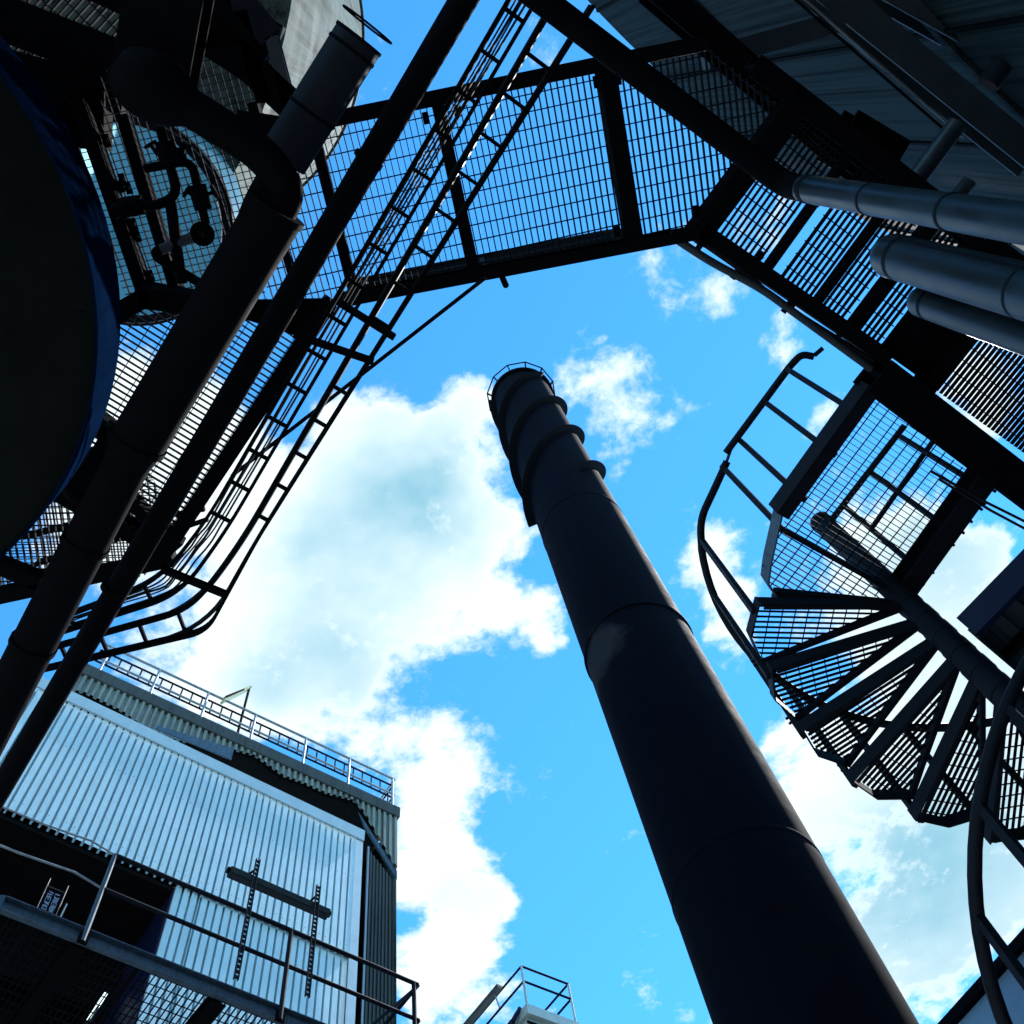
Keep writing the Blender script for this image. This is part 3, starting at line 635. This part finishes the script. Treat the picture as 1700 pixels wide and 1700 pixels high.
o = MB().tube([at(1610,300,7.0), at(1530,400,7.0)], .04, 20).build('stub_pipe', PALES, None, True); tag(o, 'pale pipe stub between the right pipe and fat duct', 'pipe')

# ================================================================== CABLE LADDER
zl = 6.15
cl = thing('cable_ladder', 'double cable ladder with loose cables running diagonally and bending at lower left', 'cable ladder', at(560,560,zl))
def lerp2(a, b, t): return (a[0]+(b[0]-a[0])*t, a[1]+(b[1]-a[1])*t)
# rails: photo pixel at the upper end, at the bend, at the bend exit and at the far end of the lower run
RAILS = [((850,-12),(338,872),(262,965),(60,1040)), ((892,-2),(376,880),(300,985),(60,1062)), ((925,-8),(398,905),(318,1010),(50,1085)), ((985,10),(430,890),(345,1046),(40,1118))]
for i, rl in enumerate(RAILS):
    P = fillet([at(*p, zl) for p in rl], (.2, .16, .14, .09)[i], 8)
    m = MB()
    for a, b in zip(P[:-1], P[1:]): m.bar(a, b+(b-a).normalized()*.002, .014, .06)
    m.build('side_rail', STEEL, cl)
for A_, B_ in ((0, 1), (2, 3)):                  # rungs square to the rails on both straight runs
    PA, PB = [[at(*p, zl) for p in RAILS[i]] for i in (A_, B_)]
    for k, stp in ((0, .185), (2, .2)):
        a, b = PA[k], PA[k+1]; c, e = PB[k], PB[k+1]; dA = (b-a).normalized(); dB = (e-c).normalized(); ln = (b-a).length
        for j in range(int(ln/stp)+1):
            p = a+dA*(j+.35)*stp; q = c+dB*(p-c).dot(dB)
            if (q-c).dot(dB) < 0 or (q-e).dot(dB) > .02: continue
            MB().bar(p, q, .016, .018).build('rung', STEEL, cl)
for off, r, dz in ((.18,.005,.03),(.36,.004,.035),(.52,.006,.03),(.70,.004,.03),(.95,.005,.035)):
    P = [at(*lerp2(a, b, off*.75), zl+dz) for a, b in zip(RAILS[0], RAILS[1])]
    Q = []
    for a, b in zip(P[:-1], P[1:]):
        for k in range(6): Q.append(a.lerp(b, k/6)+V((random.uniform(-1,1)*.006, random.uniform(-1,1)*.006, 0)))
    Q.append(P[-1]); MB().tube(fillet(Q, .1, 2), r, 6).build('cable', CABLE, cl, True)
for off, r in ((.02,.016),(.97,.009),(.9,.006)):
    P = [at(*lerp2(a, b, off), zl+.03) for a, b in zip(RAILS[2], RAILS[3])]
    MB().tube(fillet(P, .25, 8), r, 8).build('cable', CABLE, cl, True)
for a, b in (((268,944),(378,988)),((560,500),(655,560)),((488,555),(620,600))):
    p, q = at(*a, zl-.06), at(*b, zl-.06); MB().profile(p, q, pC(.03,.035,.005)).build('support_strut', STEEL, cl)
for a in ((215,965),(120,1010)):
    p = at(*a, zl-.02); MB().bar(p, at(a[0]-40, a[1]+12, zl-.02), .02, .03).build('bracket', STEEL, cl)
rd = MB().tube([at(806,461,6.45), at(385,790,6.45)], .010, 10).build('tie_rod', STEEL, None, True); tag(rd, 'thin diagonal tie rod from the walkway edge to the cable ladder', 'rod')

# ================================================================== WHITE CLAD BUILDING
H1 = 20.0
wa0, wa1 = at(100,1160,H1), at(600,1396,H1); D1 = (wa1-wa0); W1L = D1.length; D1.normalize(); N1 = V((D1.y, -D1.x, 0))
if N1.dot(CAM-wa0) < 0: N1 = -N1
wa0 = V((wa0.x, wa0.y, 0))
def wpt(s, z, off=0.0): return wa0+D1*s+V((0,0,z))+N1*off
def wsz(px, py):
    p = on(px, py, wa0, N1); return (p-wa0).dot(D1), p.z
def corr(mb, s0, s1, zt, zb, pitch, base, depth, frac=.38, flank=.1, O=None, D=None, Nn=None):
    """profiled sheet: trapezoidal ribs between s0 and s1; zt/zb give top and bottom heights at s"""
    O = wa0 if O is None else O; D = D1 if D is None else D; Nn = N1 if Nn is None else Nn
    xs = []; s = s0
    while s < s1-1e-6:
        for f, h in ((0, 0), (1-frac-2*flank, 0), (1-frac-flank, 1), (1-flank, 1)):
            xs.append((min(s+f*pitch, s1), base+h*depth))
        s += pitch
    xs.append((s1, base))
    top = [O+D*a+Nn*h+V((0,0,zt(a))) for a, h in xs]; bot = [O+D*a+Nn*h+V((0,0,zb(a))) for a, h in xs]
    return mb.grid([bot, top])
sm = wsz(290,1470); sj = wsz(697-60,1640)
ZS = sm[1]                                       # height of the lap between the upper and lower sheets
SO = sm[0]                                       # right jamb of the dark opening
b1 = thing('white_building', 'building clad in white ribbed steel sheets, lower left', 'building', wa0)
PT = W1L/46.0; per = 5
SL = -8.0
i = 0; s = W1L-.18
segs = []
while s > SL: segs.append((max(SL, s-per*PT), s)); s -= per*PT
for i, (a, b) in enumerate(segs):
    o = .004*(i % 2)
    corr(MB(), a, b, lambda q: H1-.05, lambda q: ZS, PT, -.02+o, .095, .70, .03).build('cladding_sheet', WHITE, b1)
    if b > SO+.05:
        corr(MB(), max(a, SO), b, lambda q: ZS+.06, lambda q: 0.1, PT, -.09+o, .095, .70, .03).build('cladding_sheet', WHITE, b1)
MB().prism([wpt(SL, H1-.12, .13), wpt(SL, H1+.2, .14), wpt(W1L, H1+.2, .14), wpt(W1L, H1-.12, .13)], -N1*.04).build('roof_trim', FASC, b1)
MB().prism([wpt(W1L-.19, 0, .08), wpt(W1L, 0, .08), wpt(W1L, H1-.13, .08), wpt(W1L-.19, H1-.13, .08)], -N1*.03).build('corner_trim', FASC, b1)
MB().prism([wpt(SL, H1-.02, -.06), wpt(W1L-.01, H1-.02, -.06), wpt(W1L-.01, H1+.15, -1.5), wpt(SL, H1+.15, -1.5)], (0,0,.05)).build('roof', FASC, b1)
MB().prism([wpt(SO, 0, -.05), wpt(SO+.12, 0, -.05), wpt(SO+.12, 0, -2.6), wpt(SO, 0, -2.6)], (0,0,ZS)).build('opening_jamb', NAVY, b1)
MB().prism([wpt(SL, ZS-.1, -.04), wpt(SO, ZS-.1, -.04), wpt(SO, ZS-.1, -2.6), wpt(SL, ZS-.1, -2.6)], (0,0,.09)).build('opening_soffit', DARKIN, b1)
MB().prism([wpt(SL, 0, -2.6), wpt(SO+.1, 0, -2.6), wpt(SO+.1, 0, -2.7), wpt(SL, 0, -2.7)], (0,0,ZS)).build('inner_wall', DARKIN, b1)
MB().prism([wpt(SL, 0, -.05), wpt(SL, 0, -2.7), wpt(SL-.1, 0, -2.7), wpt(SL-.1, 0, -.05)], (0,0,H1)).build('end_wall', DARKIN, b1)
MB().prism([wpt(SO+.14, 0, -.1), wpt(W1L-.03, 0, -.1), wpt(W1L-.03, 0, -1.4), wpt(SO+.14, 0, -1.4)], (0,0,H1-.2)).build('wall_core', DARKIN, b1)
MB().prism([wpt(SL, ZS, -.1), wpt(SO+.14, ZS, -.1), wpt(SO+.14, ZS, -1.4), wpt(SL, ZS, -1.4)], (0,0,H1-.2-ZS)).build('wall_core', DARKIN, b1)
m = MB()
for k in range(44):
    for zq in [ZS+.25+1.9*j for j in range(4)]:
        if wpt(0, 0, 0) and zq < H1-.3: m.box(wpt(W1L-.18-(k+.5)*PT+random.uniform(-.02,.02), zq+random.uniform(-.02,.02), .083), .010, .008, .010, D1)
m.build('fixing_screws', KICK, b1, kind='stuff')
s_, z_ = wsz(206,1610); q = wpt(s_, z_, -1.2)
lt = thing('tube_light', 'small lit tube light inside the dark opening, seen through the grating', 'light', q)
MB().bar(q, q+V((0,0,.55))+D1*.12, .09, .06).build('lit_tube', em, lt); MB().bar(q-V((0,0,.06)), q+V((0,0,.62))+D1*.13-N1*.05, .14, .04).build('housing', LAMPB, lt)

# ================================================================== TALL BEIGE BUILDING BEHIND
H2 = 23.5
v0, v1 = at(130,1103,H2), at(658,1345,H2); D2 = (v1-v0); W2L = D2.length; D2.normalize(); N2 = V((D2.y, -D2.x, 0))
if N2.dot(CAM-v0) < 0: N2 = -N2
v0 = V((v0.x, v0.y, 0))
def w2(s, z, off=0.0): return v0+D2*s+V((0,0,z))+N2*off
def w2sz(px, py):
    p = on(px, py, v0, N2); return (p-v0).dot(D2), p.z
b2 = thing('beige_building', 'taller beige corrugated building with roof guardrail behind the white one', 'building', v0)
low = [w2sz(*p) for p in ((60,1128),(140,1152),(200,1182),(250,1218),(300,1233),(360,1240),(420,1255),(470,1290),(500,1300),(540,1318),(585,1330),(604,1350),(632,1400),(659,1444))]
low[0] = (-.15, low[0][1]); low[-1] = (W2L+.01, low[-1][1])
def zlow(s):
    for a, b in zip(low[:-1], low[1:]):
        if s <= b[0]: return a[1]+(b[1]-a[1])*max(0, (s-a[0]))/(b[0]-a[0])+.0
    return low[-1][1]
P2 = W2L/54; s = W2L; i = 0
while s > -.149:
    a = max(-.15, s-6*P2); corr(MB(), a, s, lambda q: H2-.35, zlow, P2, .004*(i % 2), .06, .42, .06, v0, D2, N2).build('cladding_sheet', BEIGE, b2); s = a; i += 1
MB().prism([w2(-.15, H2-.36, .10), w2(W2L+.05, H2-.36, .10), w2(W2L+.05, H2, .12), w2(-.15, H2, .12)], -N2*.16).build('eaves_gutter', MOSS, b2)
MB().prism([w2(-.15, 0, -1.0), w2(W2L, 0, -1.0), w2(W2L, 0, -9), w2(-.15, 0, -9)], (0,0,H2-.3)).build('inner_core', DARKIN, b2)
MB().prism([w2(-.15, H2-.28, .0), w2(W2L, H2-.28, .0), w2(W2L, H2-.28, -9.2), w2(-.15, H2-.28, -9.2)], (0,0,.2)).build('roof', BEIGE, b2)
corr(MB(), 0, 9, lambda q: H2-.35, lambda q: 0, .28, 0, .06, .42, .06, w2(W2L, 0, 0), -N2, D2).build('side_wall', BEIGE, b2)
# ragged soffit hanging in the shadow gap
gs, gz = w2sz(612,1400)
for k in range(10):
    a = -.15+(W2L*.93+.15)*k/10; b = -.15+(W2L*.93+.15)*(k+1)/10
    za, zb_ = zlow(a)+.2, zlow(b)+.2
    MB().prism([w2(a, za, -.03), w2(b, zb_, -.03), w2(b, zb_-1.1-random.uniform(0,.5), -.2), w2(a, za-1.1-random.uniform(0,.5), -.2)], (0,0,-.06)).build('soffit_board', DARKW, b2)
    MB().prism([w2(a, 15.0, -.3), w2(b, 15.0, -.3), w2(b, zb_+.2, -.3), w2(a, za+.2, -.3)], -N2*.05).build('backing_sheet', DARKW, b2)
s0, z0 = w2sz(250,1222); s1, z1_ = w2sz(378,1262)
MB().prism([w2(s0, z0, .25), w2(s1, z1_-.35, .3), w2(s1, z1_+.1, .3), w2(s0, z0+.12, .25)], -N2*.03).build('loose_flashing', KICK, b2)
# stained lower sheet to the right of the white wall, with its dark pillar
tl, tr_ = w2sz(615,1406), w2sz(656,1459)
def ztop(s): return tl[1]+(tr_[1]-tl[1])*(s-tl[0])/(tr_[0]-tl[0])
corr(MB(), tl[0], W2L-.02, ztop, lambda q: 0, P2*.55, -.1, .035, .4, .08, v0, D2, N2).build('stained_sheet', MOSS, b2)
MB().prism([w2(tl[0]-.05, 0, -.04), w2(tl[0]+.0, 0, -.04), w2(tl[0], tl[1]+.05, -.04), w2(tl[0]-.05, tl[1]+.05, -.04)], -N2*.05).build('corner_strip', GALV, b2)
MB().prism([w2(tl[0]-1.0, 0, -.25), w2(tl[0]-.06, 0, -.25), w2(tl[0]-.06, 0, -.9), w2(tl[0]-1.0, 0, -.9)], (0,0,tl[1]+1.2)).build('pillar', DARKW, b2)
MB().prism([w2(W2L-.035, 0, -.08), w2(W2L, 0, -.08), w2(W2L, tr_[1]+.1, -.08), w2(W2L-.035, tr_[1]+.1, -.08)], -N2*.3).build('corner_strip', MOSS, b2)
p0, p1 = w2sz(596,1345), w2sz(660,1444)
MB().prism([w2(p0[0], p0[1]-.05, -.02), w2(p1[0], p1[1]-.02, -.02), w2(p1[0], p1[1]-.3, -.02), w2(p0[0]+.2, p0[1]-.5, -.02)], -N2*.06).build('verge_board', KICK, b2)
# roof guardrail
rg = thing('roof_guardrail', 'pale tubular guardrail along the beige building roof edge', 'railing', w2(2, H2, -.1))
pb = [((163,1117),(174,1091)),((247,1157),(266,1109)),((332,1197),(347,1152)),((414,1237),(424,1186)),((502,1278),(510,1226)),((578,1312),(582,1259)),((653,1344),(654,1294))]
NTOP = sum(hz(*t_, w2(w2sz(*b_)[0], H2, -.05))-H2 for b_, t_ in pb[1:])/6
pos = []
for b_, t_ in pb:
    s_, _ = w2sz(*b_); p = w2(s_, H2, -.05); pos.append(p); MB().tube([p, p+V((0,0,NTOP))], .035, 10).build('post', GALV, rg, True); MB().box(p+V((0,0,.03)), .2, .2, .03, D2).build('base_plate', GALV, rg)
e0 = pos[0]-D2*.3; e1 = pos[-1]+D2*.06
for z, r in ((NTOP,.034),(NTOP*.5,.03)): MB().tube([e0+V((0,0,z)), e1+V((0,0,z))], r, 10).build('rail', GALV, rg, True)
MB().tube([e1+V((0,0,NTOP)), e1+V((0,0,NTOP))-N2*2.2], .032, 10).build('rail', GALV, rg, True); MB().tube([e1+V((0,0,NTOP*.5)), e1+V((0,0,NTOP*.5))-N2*2.2], .028, 10).build('rail', GALV, rg, True)
MB().bar(e0+V((0,0,.16)), e1+V((0,0,.16)), .02, .2).build('toe_board', GALV, rg)
rl = thing('roof_cable_ladder', 'narrow dark ladder rack fixed along the roof guardrail', 'ladder', w2(2, H2+.8, -.3))
for z in (NTOP*.9, NTOP*.52): MB().bar(e0+D2*.1-N2*.12+V((0,0,z)), e1-N2*.12+V((0,0,z)), .03, .05).build('side_rail', STEEL, rl)
Lr = (e1-e0).length; n = 30
for k in range(n): p = e0+D2*(.1+(Lr-.2)*k/n)-N2*.12; MB().bar(p+V((0,0,NTOP*.52)), p+V((0,0,NTOP*.9)), .03, .03).build('rung', STEEL, rl)
for z in (NTOP*.9, NTOP*.52): MB().bar(e1-N2*.15+V((0,0,z-.05)), e1-N2*1.8+V((0,0,z-.05)), .03, .05).build('side_rail', STEEL, rl)
for k in range(5): p = e1-N2*(.35+.35*k); MB().bar(p+V((0,0,NTOP*.5)), p+V((0,0,NTOP*.87)), .03, .03).build('rung', STEEL, rl)
fl = thing('roof_lamp', 'slanted yellowish lamp on a thin pole above the roof guardrail', 'lamp', w2(w2sz(396,1222)[0], H2, -.15))
s_, _ = w2sz(396,1222); pb_ = w2(s_, H2, -.15); ztp = hz(414,1141,pb_); MB().tube([pb_, (pb_.x, pb_.y, ztp)], .035, 8).build('pole', STEEL, fl)
tp = V((pb_.x, pb_.y, ztp-.1)); MB().bar(tp-D2*.03, tp-D2*.62+V((0,0,-1.25))+N2*.1, .2, .06).build('diffuser', YELL, fl); MB().bar(tp+V((0,0,.05)), tp-D2*.62+V((0,0,-1.18))+N2*.16, .16, .05).build('housing', STEEL, fl)

# ================================================================== LOWER-LEFT PLATFORM WITH RAIL AND LIGHT
ZJ = 9.4
j0, j1 = at(22,1508,ZJ), at(694,1776,ZJ); DJ = (j1-j0).normalized(); NJ = V((-DJ.y, DJ.x, 0))
if NJ.dot(j0) < 0: NJ = -NJ
LJ = (j1-j0).length
def jp(s, z=0.0, off=0.0): return j0+DJ*s+NJ*off+V((0,0,z))
def js(px, py): p = at(px, py, ZJ); return (p-j0).dot(DJ)
pj = thing('service_platform', 'lower left service platform with grey kick plate and grating floor', 'platform', jp(LJ/2))
MB().profile(jp(-.1), jp(LJ), pC(.06,.17,.012)).build('edge_beam', KICK, pj)
MB().bar(jp(-.1, .0, 0), jp(-1.4, 0, .6), .06, .17).build('edge_beam', KICK, pj)
MB().profile(jp(-.1, 0, 2.3), jp(LJ, 0, 2.3), pC(.06,.17,.012)).build('edge_beam', STEEL, pj)
for px, py in ((140,1552),(365,1652),(560,1730)):
    s = js(px, py); MB().profile(jp(s, -.04, .03), jp(s-.1, -.04, 2.28), pI(.16,.16,.016,.016)).build('joist', STEEL, pj)
for px, py in ((60,1525),(240,1590),(470,1690)):
    s = js(px, py); MB().bar(jp(s, -.02, .03), jp(s, -.02, 2.28), .03, .06).build('joist', STEEL, pj)
grating(MB(), [jp(0,0,.03), jp(LJ,0,.03), jp(LJ,0,2.28), jp(0,0,2.28)], ZJ+.07, NJ, pitch=.06, cp=.12, t=.007, ct=.009).build('floor_grating', GRATE, pj, kind='stuff')
for s in (.3, LJ-.3): MB().tube([jp(s, -.1, 2.2), jp(s, -ZJ, 2.2)], .09, 14).build('support_leg', STEEL, pj, True)
for k, s in enumerate((.9, 1.5)): MB().bar(jp(s, -.3, 1.2), jp(s-.15, -.3, 2.2), .015, .015).build('hanger_rod', GALV, pj)
pr_ = thing('platform_guardrail', 'blue-grey tubular guardrail on the lower left service platform', 'railing', jp(LJ/2, .1))
tops = []
for b_, t_ in (((140,1552),(188,1424)),((362,1650),(384,1515)),((462,1685),(478,1550)),((693,1765),(694,1640))):
    s = js(*b_); p = jp(s, .0, -.04)
    if b_[0] != 362: MB().tube([p-V((0,0,.1)), p+V((0,0,1.1))], .027, 12).build('post', KICK if b_[0] < 200 else BLUES, pr_, True); MB().box(p-V((0,0,.06)), .1, .03, .12, DJ).build('post_foot', STEEL, pr_)
sa = js(140,1552)
MB().tube([jp(sa, 1.1, -.04), jp(LJ, 1.1, -.04)], .026, 12).build('top_rail', BLUES, pr_, True)
MB().tube([jp(sa, .6, -.04), jp(LJ, .6, -.04)], .024, 12).build('knee_rail', BLUES, pr_, True)
MB().tube([jp(-1.1, .62, -.02), jp(-.2, .60, -.05), jp(sa*.55, .66, -.04), jp(sa, .6, -.04)], .012, 8).build('cable', GALV, pr_, True)
MB().tube([jp(-1.1, 1.25, .1), jp(-.1, 1.15, 0), jp(sa*.6, 1.2, .0), jp(sa, 1.1, -.04)], .010, 8).build('cable', GALV, pr_, True)
MB().tube([jp(LJ, 1.1, -.04), jp(LJ-.02, 1.1, 2.2)], .026, 12).build('top_rail', BLUES, pr_, True)
MB().tube([jp(LJ, .6, -.04), jp(LJ-.02, .6, 2.2)], .024, 12).build('knee_rail', BLUES, pr_, True)
MB().tube([jp(LJ, 1.08, -.04), jp(LJ-.75, .1, -.02)], .02, 10).build('end_brace', BLUES, pr_, True)
fx = thing('strip_light', 'long dark strip light held by two perforated posts on the guardrail', 'light', jp(js(420,1640), .5, -.12))
ends = []
for b_, t_ in (((374,1660),(412,1425)),((497,1700),(521,1470))):
    p = jp(js(*b_), 0, -.10); zt = hz(*t_, p); zb_ = hz(b_[0]+(4 if b_[0] < 400 else 6), 1625 if b_[0] < 400 else 1655, p); ends.append((p, zt))
    m = MB(); a = V((p.x, p.y, zb_)); b = V((p.x, p.y, zt))
    m.bar(a-DJ*.024, b-DJ*.024, .008, .03, NJ); m.bar(a+DJ*.024, b+DJ*.024, .008, .03, NJ)
    n = 26
    for k in range(n): q = a.lerp(b, (k+.5)/n); m.bar(q-DJ*.02, q+DJ*.02, .006, (b-a).length/n*.62)
    m.build('slotted_post', BLUES, fx)
pa, pb_ = ends[0][0], ends[1][0]; zf = (hz(385,1447,pa)+hz(510,1497,pb_))/2
A = V((pa.x, pa.y, zf))-DJ*.28+NJ*.09; B = V((pb_.x, pb_.y, zf))+DJ*.2+NJ*.09
MB().profile(A, B, [(-.05,-.06),(.05,-.06),(.075,.0),(.03,.05),(-.03,.05),(-.075,.0)]).build('housing', LAMPB, fx)
MB().bar(A+V((0,0,-.066)), B+V((0,0,-.066)), .07, .012).build('diffuser', PALES, fx)
for P_ in (A, B): MB().tube([P_-DJ*.03, P_+DJ*.03], .04, 12).build('end_cap', STEEL, fx, True)
for p, zt in ends: MB().bar(V((p.x, p.y, zt-.15)), V((p.x, p.y, zf+.06))+NJ*.09-DJ*.05, .02, .02).build('bracket', STEEL, fx)
sg = thing('hanging_sign', 'small dark sign with pale blue lettering in a wire frame above the kick plate', 'sign', jp(js(80,1530), .1))
s0 = js(72,1528); P_ = jp(s0, .1, .05)
for s in (-.095, .095): MB().bar(P_+DJ*s, P_+DJ*s+V((0,0,.46)), .008, .008).build('frame_wire', PALES, sg)
MB().bar(P_-DJ*.095+V((0,0,.36)), P_+DJ*.095+V((0,0,.36)), .008, .008).build('frame_wire', PALES, sg)
MB().prism([P_-DJ*.08+V((0,0,.05)), P_+DJ*.08+V((0,0,.05)), P_+DJ*.08+V((0,0,.33)), P_-DJ*.08+V((0,0,.33))], NJ*.01).build('sign_board', STEEL, sg)
m = MB()                                         # two upright lines of illegible characters
for col in (-.035, .035):
    for r in range(8):
        z = .075+r*.03
        for u0, v0_, u1, v1_ in random.sample(((-.022,0,.022,0),(-.022,.016,.022,.016),(-.022,0,-.022,.016),(.022,0,.022,.016),(0,0,0,.016)), 3):
            m.bar(P_+DJ*(col+u0)+V((0,0,z+v0_))-NJ*.003, P_+DJ*(col+u1)+V((0,0,z+v1_))-NJ*.003, .006, .004, NJ)
m.build('lettering', GLYPH, sg, kind='stuff')
MB().bar(P_+DJ*.14+V((0,0,.02)), P_+DJ*.15+V((0,0,.24)), .014, .014).build('pale_strip', FASC, sg)

# ================================================================== SMALL TOWER, BOTTOM CENTRE
ZM = 19.0
tw = thing('lookout_tower', 'small pale green tower top with handrails, bottom centre', 'tower', at(890,1720,ZM))
ca, cb = at(875,1668,ZM), at(956,1698,ZM); DT = (cb-ca); LT = DT.length; DT.normalize(); NT_ = V((-DT.y, DT.x, 0))
if NT_.dot(ca) < 0: NT_ = -NT_
for P_, (px, py) in ((ca, (866,1604)), (cb, (943,1635))): pass
hp = hz(866,1604,ca)-ZM
DL = (at(818,1698,ZM+hp*.6)-at(870,1637,ZM+hp*.6)); DL.z = 0; DL.normalize(); LL = 2.6
def tq(a, b, z): return ca+DT*a+DL*b+V((0,0,z))
for a, b in ((0,0),(LT,0),(0,LL),(LT,LL)): MB().tube([tq(a,b,0), tq(a,b,hp)], .03, 8).build('post', TOWER, tw, True)
for z in (hp, hp*.6):
    for p, q in (((0,0),(LT,0)),((0,0),(0,LL)),((LT,0),(LT,LL)),((0,LL),(LT,LL))): MB().tube([tq(*p,z), tq(*q,z)], .028, 8).build('rail', STEEL, tw, True)
MB().prism([tq(-.05,-.05,-.28), tq(LT+.05,-.05,-.28), tq(LT+.05,LL,-.28), tq(-.05,LL,-.28)], (0,0,.27)).build('deck_fascia', TOWER, tw)
MB().prism([tq(.02,.1,-ZM), tq(LT-.02,.1,-ZM), tq(LT-.02,LL-.1,-ZM), tq(.02,LL-.1,-ZM)], (0,0,ZM-.29)).build('shaft', TOWER, tw)
for z in (-.45, -1.1): MB().bar(tq(-.03,.04,z), tq(LT+.03,.04,z), .04, .06).build('band', STEEL, tw)
m = MB()
for a, b in (((-.1,.5,-.1),(-.35,.7,-.5)),((-.35,.7,-.5),(-.1,.9,-.6)),((-.1,.3,-.05),(-.2,.5,-.4)),((-.05,.2,.05),(-.2,.35,-.25))): m.tube([tq(*a), tq(*b)], .05, 8)
m.build('cable_clamp', NAVY, tw)
tl_ = thing('tower_strip_light', 'strip light fixed outside the tower handrail, bottom centre', 'light', tq(-.2, 1.5, hp*.8))
MB().profile(tq(-.12,.75,hp*.98), tq(-.12,2.35,hp*.98), [(-.07,-.05),(.07,-.05),(.09,.03),(-.09,.03)]).build('housing', LAMPB, tl_)
for b in (1.0, 2.1): MB().bar(tq(-.12,b,hp*.95), tq(.0,b,hp*.6), .025, .025).build('bracket', GALV, tl_)

# ================================================================== RIGHT-HAND BUILDINGS
HN = 11.0
n0, n1 = at(1570,1700,HN), at(1700,1556,HN); DN = (n1-n0).normalized(); NN = V((DN.y, -DN.x, 0))
if NN.dot(CAM-n0) < 0: NN = -NN
n0 = V((n0.x, n0.y, 0))
pbld = thing('panel_building', 'pale blue panelled wall with dark coping at the bottom right corner', 'building', n0)
def wn_(s, z, off=0): return n0+DN*s+NN*off+V((0,0,z))
for c in range(-6, 8):
    for r in range(4):
        zt_ = HN-.12-r*2.6; MB().prism([wn_(c*1.5+.008, max(0, zt_-2.59)), wn_(c*1.5+1.492, max(0, zt_-2.59)), wn_(c*1.5+1.492, zt_-.01), wn_(c*1.5+.008, zt_-.01)], -NN*.05).build('wall_panel', PANEL, pbld)
MB().bar(wn_(-9.1, HN-.04, .0), wn_(12.1, HN-.04, .0), .16, .14).build('coping', STEEL, pbld)
MB().prism([wn_(-9, 0, -.06), wn_(12, 0, -.06), wn_(12, 0, -6), wn_(-9, 0, -6)], (0,0,HN-.15)).build('core', DARKIN, pbld)
ZO = 8.6
cn = thing('corrugated_canopy', 'dark corrugated canopy with a navy fascia behind the stair, right edge', 'canopy', at(1700,1020,ZO))
o0, o1 = at(1606,1042,ZO), at(1720,926,ZO); DO = (o1-o0).normalized(); NO = at(1700,1122,ZO)-o0; NO = (NO-DO*NO.dot(DO)*.0).normalized()
MB().bar(o0, o0+DO*4, .05, .3).build('fascia', NAVY, cn)
pit = .17; rows_b = []; rows_t = []; s = 0
perp = NO
xs = []
while s < 4:
    for f, h in ((0,0),(.55,0),(.62,1),(.93,1)): xs.append((s+f*pit, h*.05))
    s += pit
MB().grid([[o0+DO*a+V((0,0,-.06+h)) for a, h in xs], [o0+DO*a+NO*5+V((0,0,.1+h)) for a, h in xs]]).build('corrugated_sheet', PALES, cn)
for b in (.35, 1.6, 3.0): MB().profile(o0+NO*b+V((0,0,-.15)), o0+NO*b+DO*4+V((0,0,-.15)), pC(.05,.1,.008)).build('purlin', STEEL, cn)
MB().bar(o0+V((0,0,-.1)), o0+NO*5+V((0,0,-.02)), .03, .16).build('verge_trim', BLUES, cn)
for b in (.6, 3.5): MB().tube([o0+DO*3.4+NO*b+V((0,0,-ZO)), o0+DO*3.4+NO*b+V((0,0,-.2))], .07, 14).build('canopy_post', STEEL, cn, True)
for i, (a, b, lab) in enumerate((((1545,782),(1730,880),'upper thin cable strung under the right walkway beam'),((1560,796),(1730,893),'lower thin cable strung under the right walkway beam'))):
    o = MB().tube([at(*a, ZP-.2), at((a[0]+b[0])/2, (a[1]+b[1])/2+3, ZP-.22), at(*b, ZP-.2)], .008, 6).build('cable', CABLE, None, True); tag(o, lab, 'cable')
